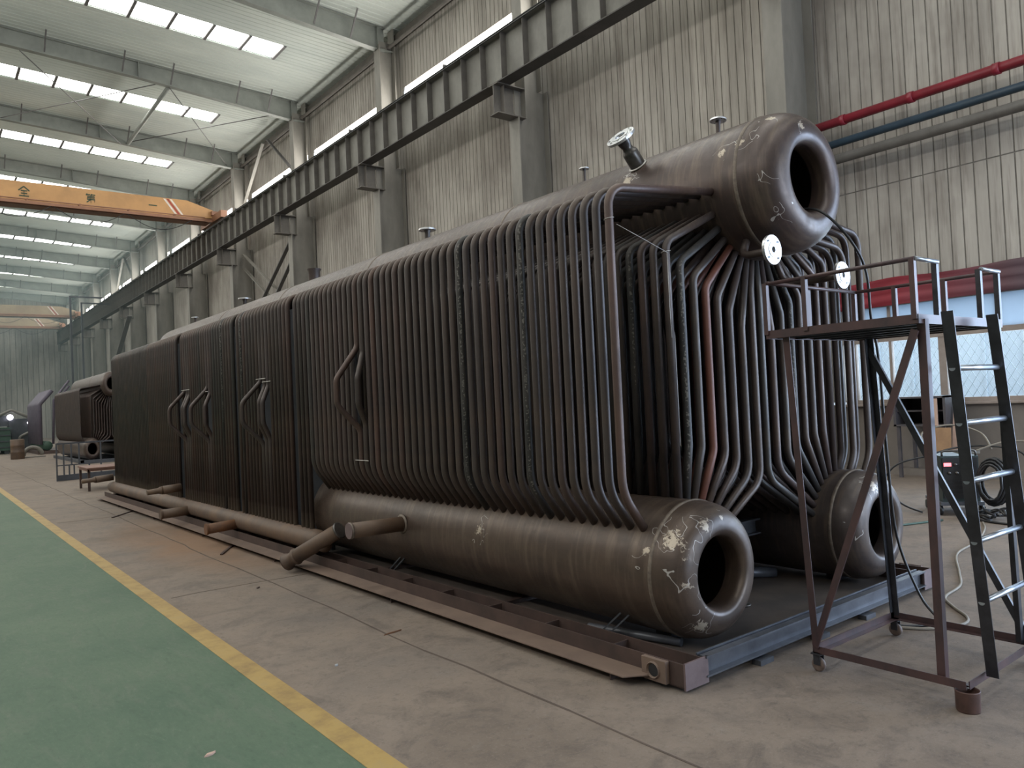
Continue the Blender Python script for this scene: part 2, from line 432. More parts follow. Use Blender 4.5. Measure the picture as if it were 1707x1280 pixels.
class MB:
    def __init__(s):
        s.v = []; s.f = []; s.m = []; s.sm = []

    def add(s, verts, faces, mi=0, smooth=False):
        o = len(s.v)
        s.v.extend([tuple(p) for p in verts])
        for f in faces:
            s.f.append(tuple(i + o for i in f)); s.m.append(mi); s.sm.append(smooth)
        return s

    def box(s, x0, x1, y0, y1, z0, z1, mi=0):
        v = [(x0, y0, z0), (x1, y0, z0), (x1, y1, z0), (x0, y1, z0), (x0, y0, z1), (x1, y0, z1), (x1, y1, z1), (x0, y1, z1)]
        return s.add(v, [(0, 3, 2, 1), (4, 5, 6, 7), (0, 1, 5, 4), (1, 2, 6, 5), (2, 3, 7, 6), (3, 0, 4, 7)], mi)

    def bar(s, a, b, w, h, mi=0, roll=0.0, upv=(0, 0, 1)):
        """rectangular bar from a to b, w across and h along the up direction"""
        a = Vector(a); b = Vector(b); d = (b - a).normalized()
        u = Vector(upv)
        if abs(d.dot(u)) > 0.98:
            u = Vector((0, 1, 0))
        side = d.cross(u).normalized(); u2 = side.cross(d).normalized()
        if roll:
            q = Matrix.Rotation(roll, 3, d); side = q @ side; u2 = q @ u2
        v = []
        for p in (a, b):
            for sx, sz in ((-1, -1), (1, -1), (1, 1), (-1, 1)):
                v.append(p + side * (sx * w / 2) + u2 * (sz * h / 2))
        return s.add(v, [(0, 1, 2, 3), (7, 6, 5, 4), (0, 4, 5, 1), (1, 5, 6, 2), (2, 6, 7, 3), (3, 7, 4, 0)], mi)

    def angle(s, a, b, w, t=0.006, mi=0, n1=(1, 0, 0), n2=(0, 0, 1)):
        """steel angle (L section): two thin flanges along a-b in directions n1 and n2"""
        a = Vector(a); b = Vector(b); n1 = Vector(n1).normalized(); n2 = Vector(n2).normalized()
        prof = [(0, 0), (w, 0), (w, t), (t, t), (t, w), (0, w)]
        v = [p + n1 * q[0] + n2 * q[1] for p in (a, b) for q in prof]
        f = [(0, 1, 2, 3, 4, 5), (11, 10, 9, 8, 7, 6)] + [(i, 6 + i, 6 + (i + 1) % 6, (i + 1) % 6) for i in range(6)]
        return s.add(v, f, mi)

    def tube(s, pts, r, n=10, mi=0, caps=True, radii=None):
        P = [Vector(p) for p in pts]
        T = []
        for i in range(len(P)):
            if i == 0: t = P[1] - P[0]
            elif i == len(P) - 1: t = P[-1] - P[-2]
            else: t = (P[i + 1] - P[i]).normalized() + (P[i] - P[i - 1]).normalized()
            T.append(t.normalized())
        u = Vector((0, 1, 0)) if abs(T[0].y) < 0.9 else Vector((1, 0, 0))
        u = (u - T[0] * u.dot(T[0])).normalized()
        v = []
        for i, (p, t) in enumerate(zip(P, T)):
            if i: u = (u - t * u.dot(t)).normalized()
            w = t.cross(u)
            rr = radii[i] if radii else r
            for k in range(n):
                a = 2 * PI * k / n
                v.append(p + (u * math.cos(a) + w * math.sin(a)) * rr)
        f = []
        for i in range(len(P) - 1):
            for k in range(n):
                f.append((i * n + k, i * n + (k + 1) % n, (i + 1) * n + (k + 1) % n, (i + 1) * n + k))
        o = len(s.v)
        s.add(v, f, mi, True)
        if caps:
            s.f.append(tuple(o + k for k in range(n - 1, -1, -1))); s.m.append(mi); s.sm.append(False)
            e = o + (len(P) - 1) * n
            s.f.append(tuple(e + k for k in range(n))); s.m.append(mi); s.sm.append(False)
        return s

    def cyl(s, a, b, r, n=20, mi=0):
        return s.tube([a, b], r, n, mi)

    def lathe(s, prof, origin, axis='y', n=48, mi=0, smooth=True, close=False):
        """profile of (radius, along) points spun round an axis through origin; axis may be a vector"""
        ox = Vector(origin)
        if axis == 'y': A = Vector((0, 1, 0)); U = Vector((1, 0, 0)); V = Vector((0, 0, 1))
        elif axis == 'z': A = Vector((0, 0, 1)); U = Vector((1, 0, 0)); V = Vector((0, 1, 0))
        elif axis == 'x': A = Vector((1, 0, 0)); U = Vector((0, 1, 0)); V = Vector((0, 0, 1))
        else:
            A = Vector(axis).normalized()
            U = A.cross(Vector((0, 1, 0)) if abs(A.y) < 0.9 else Vector((1, 0, 0))).normalized(); V = A.cross(U)
        v = []
        for (r, t) in prof:
            for k in range(n):
                a = 2 * PI * k / n
                v.append(ox + A * t + (U * math.cos(a) + V * math.sin(a)) * r)
        f = []
        m = len(prof)
        for i in range(m - 1 if not close else m):
            j = (i + 1) % m
            for k in range(n):
                f.append((i * n + k, i * n + (k + 1) % n, j * n + (k + 1) % n, j * n + k))
        return s.add(v, f, mi, smooth)

    def build(s, name, mats, parent=None, loc=None):
        me = bpy.data.meshes.new(name)
        me.from_pydata(s.v, [], s.f)
        if not isinstance(mats, (list, tuple)): mats = [mats]
        for m in mats: me.materials.append(m)
        me.polygons.foreach_set('material_index', s.m)
        me.polygons.foreach_set('use_smooth', s.sm)
        me.update()
        o = bpy.data.objects.new(name, me); COL.objects.link(o)
        if parent: o.parent = parent
        if loc: o.location = loc
        return o


def tag(o, label=None, cat=None, group=None, kind=None):
    if label: o['label'] = label
    if cat: o['category'] = cat
    if group: o['group'] = group
    if kind: o['kind'] = kind
    return o


def empty(name, loc, rz=0):
    o = bpy.data.objects.new(name, None); o.empty_display_size = 0.2
    COL.objects.link(o); o.location = loc; o.rotation_euler = (0, 0, rz)
    return o


def struct(name, mb, mats, parent=None):
    o = mb.build(name, mats, parent)
    if parent is None: o['kind'] = 'structure'
    return o


def inst(src, name, parent, loc=(0, 0, 0)):
    o = src.copy(); COL.objects.link(o); o.name = name; o.parent = parent; o.location = loc
    return o


# ------------------------------------------------------------------ hall
Y0, Y1 = -9.0, 95.0          # near and far gable walls
XL, XR = -11.0, 13.8         # side walls
XRIDGE = 1.4
PITCH = 7.72
COLY = [8.02 + PITCH * k for k in range(-2, 12)]


def roofz(x):
    return 14.80 + 0.05 * (13.1 - x) if x >= XRIDGE else 14.80 + 0.05 * (13.1 - XRIDGE) - 0.05 * (XRIDGE - x)


f = MB()
f.add([(XL, Y0 - 6, 0), (1.55, Y0 - 6, 0), (1.55, Y1, 0), (XL, Y1, 0)], [(0, 1, 2, 3)], 1)
f.add([(1.55, Y0 - 6, 0), (XR + .25, Y0 - 6, 0), (XR + .25, Y1, 0), (1.55, Y1, 0)], [(0, 1, 2, 3)], 0)
f.box(XL, XR + .25, Y0 - 6, Y1, -0.2, -0.002, 0)
struct('floor', f, [M['concrete'], M['green_floor']])
# painted line
yl = MB(); yl.box(1.55, 1.685, Y0, Y1, 0.0, 0.002)
struct('trim_1', yl, M['yellow'])
# long joint in the slab beside the skid, cross joints
jm = MB()
yy = -4.0; px_ = 2.60
while yy < 60:
    nx = 2.60 + random.uniform(-0.02, 0.02); ny = yy + random.uniform(0.3, 0.7)
    jm.bar((px_, yy, 0.001), (nx, ny, 0.001), 0.010 + random.random() * 0.006, 0.002)
    px_ = nx; yy = ny
for cy_ in (7.3, 14.2):
    x_ = 1.75; py_ = cy_
    while x_ < 3.0:
        nx = x_ + 0.25; ny = cy_ + random.uniform(-0.05, 0.05)
        jm.bar((x_, py_, 0.001), (nx, ny, 0.001), 0.009, 0.002); x_ = nx; py_ = ny
struct('trim_2', jm, simple('slab_joint', (0.10, 0.075, 0.06), None, 0.9))

# right wall: dado below, ribbed cladding above with the openings of the windows left free
clr = []      # clerestory openings (y0, y1)
for a, b in zip(COLY[:-1], COLY[1:]):
    clr.append((a + 0.32, b - 0.32))
WIN = (0.55, 7.62)
GATE = (-7.0, -0.2)


def segs(y0, y1, holes):
    out = []; y = y0
    for a, b in holes:
        if b <= y0 or a >= y1: continue
        if a > y: out.append((y, a))
        y = max(y, b)
    if y < y1: out.append((y, y1))
    return out


def ribbed(mb, y0, y1, z0, z1, X, sgn=1, pitch=0.2):
    """ribbed sheet in the plane x = X facing -x (sgn 1) or +x (sgn -1)"""
    k = math.floor(y0 / pitch)
    y = y0
    while y < y1 - 1e-6:
        e = min((math.floor(y / pitch + 1e-6) + 1) * pitch, y1)
        g = max(y, e - 0.022)
        d = 0.011 * sgn
        mb.add([(X, y, z0), (X, g, z0), (X, g, z1), (X, y, z1)], [(0, 1, 2, 3)], 0)
        if e - g > 0.01:
            mb.add([(X, g, z0), (X + d, g + .006, z0), (X + d, e - .006, z0), (X, e, z0),
                    (X, g, z1), (X + d, g + .006, z1), (X + d, e - .006, z1), (X, e, z1)],
                   [(0, 1, 5, 4), (1, 2, 6, 5), (2, 3, 7, 6)], 1)
        y = e


w = MB()
for (a, b) in segs(Y0, Y1, [GATE, WIN]):
    ribbed(w, a, b, 1.27, 3.42, XR)
for (a, b) in segs(Y0, Y1, [GATE]):
    ribbed(w, a, b, 3.42, 5.13, XR)
w.add([(XR + .012, Y0, 5.13), (XR + .012, Y1, 5.13), (XR + .012, Y1, 5.15), (XR + .012, Y0, 5.15)], [(0, 1, 2, 3)], 1)
ribbed(w, Y0, Y1, 5.15, 11.25, XR)
for (a, b) in segs(Y0, Y1, clr):
    ribbed(w, a, b, 11.25, 12.74, XR)
ribbed(w, Y0, Y1, 12.74, 14.85, XR)
w.box(XR + 0.03, XR + 0.20, Y0, Y1, 12.74, 14.85, 0)
for (a, b) in segs(Y0, Y1, [GATE]):
    w.box(XR + 0.03, XR + 0.20, a, b, 3.42, 5.13, 0)
w.box(XR + 0.03, XR + 0.20, Y0, Y1, 5.13, 11.25, 0)
for (a, b) in segs(Y0, Y1, [GATE, WIN]):
    w.box(XR + 0.03, XR + 0.20, a, b, 1.27, 3.42, 0)
for (a, b) in segs(Y0, Y1, [GATE]):
    w.box(XR, XR + 0.24, a, b, 0, 1.22, 2)
struct('wall_right', w, [M['wall'], M['groove'], M['concrete_low']])
# low kerb at the foot of the wall
kb = MB(); kb.box(13.45, XR, GATE[1], Y1, 0.0, 0.11); struct('baseboard_right', kb, M['concrete_low'])
# left, near and far walls (outside the picture but closing the hall)
w = MB()
for (a, b) in segs(Y0, Y1, clr):
    w.box(XL - .2, XL, a, b, 11.25, 12.74, 0)
w.box(XL - .2, XL, Y0, Y1, 0, 11.25, 0); w.box(XL - .2, XL, Y0, Y1, 12.74, 14.9, 0)
struct('wall_left', w, M['wall'])
w = MB()
w.box(XL, 4.2, Y0 - .2, Y0, 0, 15.5); w.box(13.0, XR + .2, Y0 - .2, Y0, 0, 15.5); w.box(4.2, 13.0, Y0 - .2, Y0, 6.1, 15.5)
struct('wall_near', w, M['wall'])
w = MB()
k = XL
while k < XR:
    w.add([(k, Y1, 0), (k + .46, Y1, 0), (k + .46, Y1, 15.5), (k, Y1, 15.5)], [(0, 1, 2, 3)], 0)
    w.add([(k + .46, Y1, 0), (k + .5, Y1 + .03, 0), (k + .5, Y1 + .03, 15.5), (k + .46, Y1, 15.5)], [(0, 1, 2, 3)], 1)
    k += .5
w.box(XL, XR, Y1 + .05, Y1 + .2, 0, 15.5, 0)
struct('wall_far', w, [M['wall'], M['groove']])

# roof sheets with the daylight strips left open
BAYS = [(a + b) / 2 for a, b in zip(COLY[:-1], COLY[1:])]
SKX = [11.0 - 1.25 * k for k in range(17)]      # panel edges across the roof
r = MB()


def roof_strip(x0, x1, y0, y1):
    xs = [x0] + ([XRIDGE] if x0 < XRIDGE < x1 else []) + [x1]
    y = y0
    while y < y1 - 1e-6:
        e = min((math.floor(y / 0.25 + 1e-6) + 1) * 0.25, y1)
        g = max(y, e - 0.05)
        for a, b in zip(xs[:-1], xs[1:]):
            za, zb = roofz(a), roofz(b)
            r.add([(a, y, za), (a, g, za), (b, g, zb), (b, y, zb)], [(0, 1, 2, 3)], 0)
            if e - g > 0.01:
                m_ = (g + e) / 2
                r.add([(a, g, za), (a, m_, za + .03), (a, e, za), (b, g, zb), (b, m_, zb + .03), (b, e, zb)],
                      [(0, 1, 4, 3), (1, 2, 5, 4)], 0)
        y = e


prev = Y0
for c in BAYS:
    roof_strip(XL, XR, prev, c - .62)
    roof_strip(11.0, XR, c - .62, c + .62)
    roof_strip(XL, SKX[-1], c - .62, c + .62)
    prev = c + .62
roof_strip(XL, XR, prev, Y1)
r.add([(XL, Y0, roofz(XL) + .12), (XRIDGE, Y0, roofz(XRIDGE) + .12), (XRIDGE, Y1, roofz(XRIDGE) + .12), (XL, Y1, roofz(XL) + .12)], [(0, 1, 2, 3)], 0)
r.add([(XRIDGE, Y0, roofz(XRIDGE) + .12), (XR, Y0, roofz(XR) + .12), (XR, Y1, roofz(XR) + .12), (XRIDGE, Y1, roofz(XRIDGE) + .12)], [(0, 1, 2, 3)], 0)
struct('ceiling', r, M['roof'])
wn = 0
for c in BAYS:
    wn += 1
    s = MB()
    for a, b in zip(SKX[1:], SKX[:-1]):
        if a < XRIDGE < b:
            a_, b_ = a + .04, b - .04
        a_, b_ = a + .05, b - .05
        s.add([(a_, c - .60, roofz(a_) + .04), (b_, c - .60, roofz(b_) + .04), (b_, c + .60, roofz(b_) + .04), (a_, c + .60, roofz(a_) + .04)],
              [(0, 1, 2, 3)], 0)
    fr = MB()
    for x in SKX:
        fr.box(x - .05, x + .05, c - .62, c + .62, roofz(x) - .03, roofz(x) + .06)
    o = struct('window_%d' % wn, s, M['sky_panel'])
    struct('window_frame', fr, M['brace'], o)

# clerestory panes on both sides
for X, sg in ((XR + .05, 1), (XL - .05, -1)):
    for (a, b) in clr:
        wn += 1
        s = MB()
        s.add([(X, a, 11.25), (X, b, 11.25), (X, b, 12.74), (X, a, 12.74)], [(0, 1, 2, 3)], 0)
        struct('window_%d' % wn, s, M['clr_panel'])

# low side windows by the ladder
wn += 1
s = MB()
s.box(XR + .10, XR + .11, WIN[0], WIN[1], 1.29, 2.36, 0)
wo = struct('window_%d' % wn, s, M['glass'])
fr = MB()
YM = [WIN[0] + .03, 1.4, 2.3, 3.2, 4.1, 5.0, 5.87, 6.75, 7.45]
for i, y in enumerate(YM):
    wd = 0.12 if i % 2 == 0 else 0.05
    fr.box(XR + .06, XR + .14, y - wd / 2, y + wd / 2, 1.27, 2.97)
fr.box(XR + .05, XR + .15, WIN[0], WIN[1], 2.34, 2.43)
fr.box(XR + .05, XR + .15, WIN[0], WIN[1], 1.22, 1.30)
struct('window_frame', fr, M['window_frame'], wo)
fz = MB(); fz.box(XR + .09, XR + .11, WIN[0], WIN[1], 2.43, 2.97)
struct('frosted_pane', fz, M['frosted'], wo)
sl = MB(); sl.box(XR - .10, XR + .2, WIN[0] - .1, WIN[1] + .1, 1.19, 1.225)
struct('window_sill', sl, M['window_frame'], wo)
gr = MB()
hh = 1.07; st = 0.13
k = WIN[0] - hh
while k < WIN[1]:
    for dr in (1, -1):
        a_y, b_y = (k, k + hh * .62) if dr == 1 else (k + hh * .62, k)
        t0, t1 = 0.0, 1.0
        if min(a_y, b_y) > WIN[0] and max(a_y, b_y) < WIN[1]:
            gr.bar((XR + .17, a_y, 1.30), (XR + .17, b_y, 1.30 + hh), 0.006, 0.006)
    k += st
struct('grille', gr, M['grille'], wo)
hd = MB(); hd.box(XR + .0, XR + .2, WIN[0], WIN[1], 2.97, 3.42)
struct('lintel', hd, M['window_frame'], wo)

# clad building that stands across the yard, seen through the panes
ob = empty('building', (24.0, 4, 0))
tag(ob, 'pale blue clad building across the yard, seen through the side windows', 'building')
b = MB(); b.box(0, 6, -14, 22, -0.2, 8)
for k in range(-14, 22, 1):
    b.box(-.04, 0, k, k + .06, -0.2, 8)
b.build('cladding', M['outside'], ob)
g = MB(); g.box(XR + .24, 24, -16, 30, -0.2, -0.05)
tag(g.build('yard', M['concrete']), 'pale concrete yard outside the side windows', 'yard', kind='structure')

# ------------------------------------------------------------------ steel structure
ORD = ['nearest', 'second', 'third', 'fourth', 'fifth', 'sixth', 'seventh', 'eighth', 'ninth', 'tenth', 'eleventh', 'twelfth', 'thirteenth']


def ibeam_y(mb, yc, x0, x1, z0, z1, fw, t=0.02):
    pass


def make_column():
    root = empty('steel_column', (13.25, 0, 0))
    c = MB()
    c.box(-.55, -.52, -.20, .20, 0, 9.03); c.box(.47, .50, -.20, .20, 0, 9.9)
    c.box(-.52, .47, -.012, .012, 0, 9.9)
    c.box(-.55, .5, -.2, .2, 0, .03)
    c.build('lower_shaft', M['column'], root)
    u = MB()
    u.box(-.30, -.275, -.20, .20, 9.03, 14.1); u.box(.275, .30, -.20, .20, 9.9, 14.8); u.box(-.275, .275, -.012, .012, 9.9, 14.3)
    u.build('upper_shaft', M['column'], root)
    k = MB()
    k.box(-1.20, -.30, -.19, .19, 9.80, 9.83); k.box(-1.20, -.30, -.19, .19, 9.03, 9.06)
    k.box(-1.20, -.555, -.012, .012, 9.06, 9.80)
    k.box(-.98, -.965, -.17, .17, 9.06, 9.80)
    k.build('crane_bracket', M['stiff'], root)
    return root


def copy_tree(o, parent=None):
    c = o.copy(); COL.objects.link(c)
    if parent: c.parent = parent
    for ch in list(o.children):
        copy_tree(ch, c)
    return c


col0 = make_column()
visible_cols = [y for y in COLY if y > 5 and y < 95]
for i, y in enumerate(visible_cols):
    o = col0 if i == 0 else copy_tree(col0)
    o.location = (13.25, y, 0)
    tag(o, 'grey steel column with crane bracket on the right wall, %s from the near end' % ORD[i], 'column', 'steel columns along the right wall')


def make_rafter():
    root = empty('roof_rafter', (0, 0, 0))
    m_ = MB()
    for x0, x1 in ((13.25, 7.0), (7.0, XRIDGE)):
        def depth(x): return 0.80 - 0.22 * min(1, max(0, (13.25 - x) / 6.5))
        za, zb = roofz(x0) - .04, roofz(x1) - .04
        ba, bb = za - depth(x0), zb - depth(x1)
        for (ta, tb, w_, h_) in ((za, zb, .24, .02), (ba, bb, .24, .02)):
            v = [(x0, -w_ / 2, ta - h_), (x0, w_ / 2, ta - h_), (x1, w_ / 2, tb - h_), (x1, -w_ / 2, tb - h_),
                 (x0, -w_ / 2, ta), (x0, w_ / 2, ta), (x1, w_ / 2, tb), (x1, -w_ / 2, tb)]
            m_.add(v, [(0, 1, 2, 3), (7, 6, 5, 4), (0, 4, 5, 1), (1, 5, 6, 2), (2, 6, 7, 3), (3, 7, 4, 0)])
        v = [(x0, -.008, ba), (x0, .008, ba), (x1, .008, bb), (x1, -.008, bb), (x0, -.008, za), (x0, .008, za), (x1, .008, zb), (x1, -.008, zb)]
        m_.add(v, [(0, 1, 2, 3), (7, 6, 5, 4), (0, 4, 5, 1), (1, 5, 6, 2), (2, 6, 7, 3), (3, 7, 4, 0)])
    z = roofz(7.0) - .04
    m_.box(6.985, 7.015, -.12, .12, z - .58, z)
    m_.box(XL + .3, XRIDGE, -.12, .12, roofz(XRIDGE) - .66, roofz(XRIDGE) - .63)
    m_.box(XL + .3, XRIDGE, -.01, .01, roofz(XRIDGE) - .64, roofz(XL) - .02)
    m_.build('girder', M['beam_green'], root)
    h = MB()
    h.box(12.95, 13.55, -.13, .13, 13.96, 13.99); h.box(12.95, 12.97, -.13, .13, 13.99, 14.76); h.box(13.53, 13.55, -.13, .13, 13.99, 14.76)
    h.build('haunch', M['beam_green'], root)
    for x in (11.9, 10.6, 8.1, 6.4, 3.9):
        b_ = MB()
        zb = roofz(x) - .04 - (0.80 - 0.22 * min(1, (13.25 - x) / 6.5)) + .03
        b_.angle((x, -.12, zb), (x, -.72, roofz(x) - .03), .05, .005, 0, (1, 0, 0), (0, 0, 1))
        b_.angle((x, .12, zb), (x, .72, roofz(x) - .03), .05, .005, 0, (1, 0, 0), (0, 0, 1))
        b_.build('fly_brace', M['brace'], root)
    return root


raf0 = make_rafter()
vis_raf = [y for y in COLY if y > 12 and y < 95]
for i, y in enumerate(vis_raf):
    o = raf0 if i == 0 else copy_tree(raf0)
    o.location = (0, y, 0)
    tag(o, 'grey-green roof rafter spanning under the roof sheets, %s from the near end' % ORD[i], 'roof beam', 'roof rafters')

# crane runway beam on the brackets
rw = empty('crane_runway_beam', (12.28, 0, 9.83))
tag(rw, 'long grey crane runway beam with stiffener ribs carried on the column brackets', 'beam')
b = MB()
b.box(-.008, .008, -8.5, 94, .03, 1.24)
b.build('web', M['runway'], rw)
b = MB(); b.box(-.20, .20, -8.5, 94, 0, .03); b.build('bottom_flange', M['flange_dirty'], rw)
b = MB(); b.box(-.18, .18, -8.5, 94, 1.24, 1.27); b.build('top_flange', M['runway'], rw)
b = MB(); b.box(-.06, .06, -8.5, 94, 1.27, 1.285); b.box(-.015, .015, -8.5, 94, 1.285, 1.36); b.box(-.035, .035, -8.5, 94, 1.36, 1.40)
b.build('crane_rail', M['flange_dirty'], rw)
b = MB(); b.tube([(-.17, -8.5, 1.30), (-.17, 94, 1.30)], .022, 6); b.tube([(-.21, -8.5, 1.22), (-.21, 94, 1.22)], .015, 6)
b.build('conductor_bar', M['rubber'], rw)
y = -8.0
stf = MB()
stiff = []
while y < 94:
    stiff.append(y); y += 0.90
tpl = MB(); tpl.box(-.19, -.008, -.006, .006, .03, 1.24)
st0 = tpl.build('stiffener', M['stiff'], rw, (0, stiff[18], 0))
nst = 1
rest = MB()
for y in stiff:
    if y == stiff[18]: continue
    if 10 < y and nst < 84:
        inst(st0, 'stiffener', rw, (0, y, 0)); nst += 1
    else:
        rest.box(-.19, -.008, y - .006, y + .006, .03, 1.24)
tag(rest.build('stiffener', M['stiff'], rw), kind='stuff')
for i, y in enumerate(range(12, 90, 6)):
    b = MB(); b.box(-.24, -.05, -.03, .03, 1.27, 1.36); b.build('conductor_clip', M['brace'], rw, (0, y, 0))

# eave ties
for nm, lab, cat, mb_ in (
        ('eave_strut', 'long dark eave strut running where roof meets right wall', 'beam', MB().box(13.62, 13.78, Y0 + .1, Y1 - .1, 14.36, 14.60)),
        ('tie_tube', 'long grey round tie tube running below the eave strut', 'beam', MB().tube([(13.40, Y0 + .1, 14.12), (13.40, Y1 - .1, 14.12)], .06, 10))):
    tag(mb_.build(nm, M['stiff']), lab, cat)
# strut between two rafters and bracing rods
b = MB(); b.tube([(8.1, 31.3, 14.40), (8.15, 38.8, 14.40)], .08, 10); tag(b.build('roof_strut', M['beam_green']), 'round grey strut tube joining the third and fourth rafters overhead', 'beam')
for i, (a, c, lab) in enumerate((((12.7, 31.2, 14.25), (8.3, 38.9, 14.55), 'thin bracing rod crossing the roof right of the round strut'),
                                 ((8.1, 31.2, 14.35), (12.7, 38.9, 14.1), 'thin bracing rod meeting the right wall beyond the round strut'),
                                 ((7.9, 31.2, 14.5), (3.2, 38.9, 14.72), 'thin bracing rod crossing the roof left of the round strut'),
                                 ((3.2, 31.2, 14.6), (7.9, 38.9, 14.35), 'thin bracing rod running back left under the daylight panels'))):
    b = MB(); b.cyl(a, c, .018, 6)
    tag(b.build('bracing_rod', M['brace']), lab, 'rod', 'roof bracing rods')


def wall_brace(a, c, lab, w_=.12, m=None, name='wall_brace', g='wall braces'):
    b = MB(); b.bar(a, c, .05, w_, 0, 0, (1, 0, 0))
    tag(b.build(name, m or M['brace']), lab, 'brace', g)


wall_brace((13.1, 31.3, 9.45), (13.1, 38.7, 5.2), 'upper of two dark wall braces falling away behind the big boiler', .16)
wall_brace((13.1, 31.3, 8.60), (13.1, 37.6, 4.6), 'lower of two dark wall braces falling away behind the big boiler', .16)
wall_brace((13.3, 38.7, 9.6), (13.3, 31.3, 5.5), 'pale wall brace rising away, crossing the dark pair', .16, M['column'])
wall_brace((13.3, 38.7, 8.9), (13.3, 31.6, 4.9), 'lower pale wall brace rising away beneath the other pale one', .16, M['column'])
wall_brace((13.2, 34.6, 14.2), (13.2, 31.6, 11.9), 'dark brace above runway beam between third and fourth rafters', .14)
wall_brace((13.2, 35.2, 14.2), (13.2, 38.5, 11.6), 'pale brace above runway beam before the fourth rafter', .14, M['column'])
wall_brace((13.2, 65.6, 14.2), (13.2, 62.5, 11.9), 'distant dark brace above runway beam', .14)
wall_brace((13.2, 66.0, 14.2), (13.2, 69.2, 11.6), 'distant pale brace above runway beam', .14, M['column'])
wall_brace((12.40, 60.5, 9.0), (12.40, 70.0, 3.6), 'long dark brace on far wall above the small boiler', .3)

# pipes on the right wall
for nm, z, x, rr, m_, lab in (('fire_pipe', 6.36, 13.32, .080, 'red_pipe', 'red fire pipe along the right wall, topmost of three pipes'),
                              ('wall_pipe', 5.98, 13.34, .070, 'blue_pipe', 'dark blue pipe running just under the red one'),
                              ('wall_pipe', 5.70, 13.36, .090, 'grey_pipe', 'grey pipe on the right wall, lowest and thickest of the three')):
    root = empty(nm, (x, 0, z)); tag(root, lab, 'pipe')
    b = MB(); b.tube([(0, -8, 0), (0, 8.0, 0)], rr, 12); b.build('pipe', M[m_], root)
    for y in (-7, -3.5, 0):
        b = MB(); b.box(-rr - .01, XR - x, -.03, .03, -rr - .03, -rr); b.box(-rr - .01, -rr, -.03, .03, -rr - .03, rr); b.build('pipe_bracket', M['brace'], root, (0, y, 0))
    if nm == 'fire_pipe':
        for y in (4.6, 5.9, 7.1, 3.2):
            b = MB(); b.tube([(0, -.05, 0), (0, .05, 0)], rr + .014, 12); b.build('coupling', M['red_pipe'], root, (0, y, 0))

# red cloth hung over the window head
root = MB()
ny, nz = 90, 9
vv = []; ff = []
for i in range(ny + 1):
    y = 0.3 + 7.45 * i / ny
    for j in range(nz + 1):
        t = j / nz
        z = 3.44 - t * 0.47 + 0.02 * math.sin(y * 3.1) * (1 - t)
        x = XR - .06 - .05 * t - .028 * math.sin(t * 17 + 1.1 * math.sin(y * 1.3)) - .02 * math.sin(y * 7)
        vv.append((x, y, z))
for i in range(ny):
    for j in range(nz):
        a_ = i * (nz + 1) + j
        ff.append((a_, a_ + nz + 1, a_ + nz + 2, a_ + 1))
nv = len(vv)
vv += [(x + .012, y, z) for (x, y, z) in vv]
ff += [tuple(nv + q for q in reversed(f_)) for f_ in list(ff)]
root.add(vv, ff, 0, True)
tag(root.build('red_banner', M['cloth']), 'folded red cloth banner hung along the top of the side windows', 'banner')

# ------------------------------------------------------------------ overhead cranes
def strokes(mb, ch, x, z, y, s):
    S = {'全': [((0, 1), (-.5, .55)), ((0, 1), (.5, .55)), ((-.28, .55), (.28, .55)), ((-.28, .27), (.28, .27)), ((-.45, 0), (.45, 0)), ((0, .55), (0, 0))],
         '第': [((-.35, 1), (-.45, .8)), ((-.35, .9), (-.05, .9)), ((.1, 1), (.02, .8)), ((.1, .9), (.45, .9)), ((-.35, .72), (.35, .72)), ((.35, .72), (.35, .56)),
               ((-.35, .56), (.35, .56)), ((-.35, .56), (-.38, .38)), ((-.38, .38), (.40, .38)), ((.40, .38), (.36, .12)), ((0, .8), (0, 0)), ((0, .38), (-.42, .04))],
         '一': [((-.45, .5), (.45, .5))]}[ch]
    for (a, b) in S:
        mb.bar((x + a[0] * s, y, z + (a[1] - .5) * s), (x + b[0] * s, y, z + (b[1] - .5) * s), .012, .12 * s, 0, 0)
    return mb


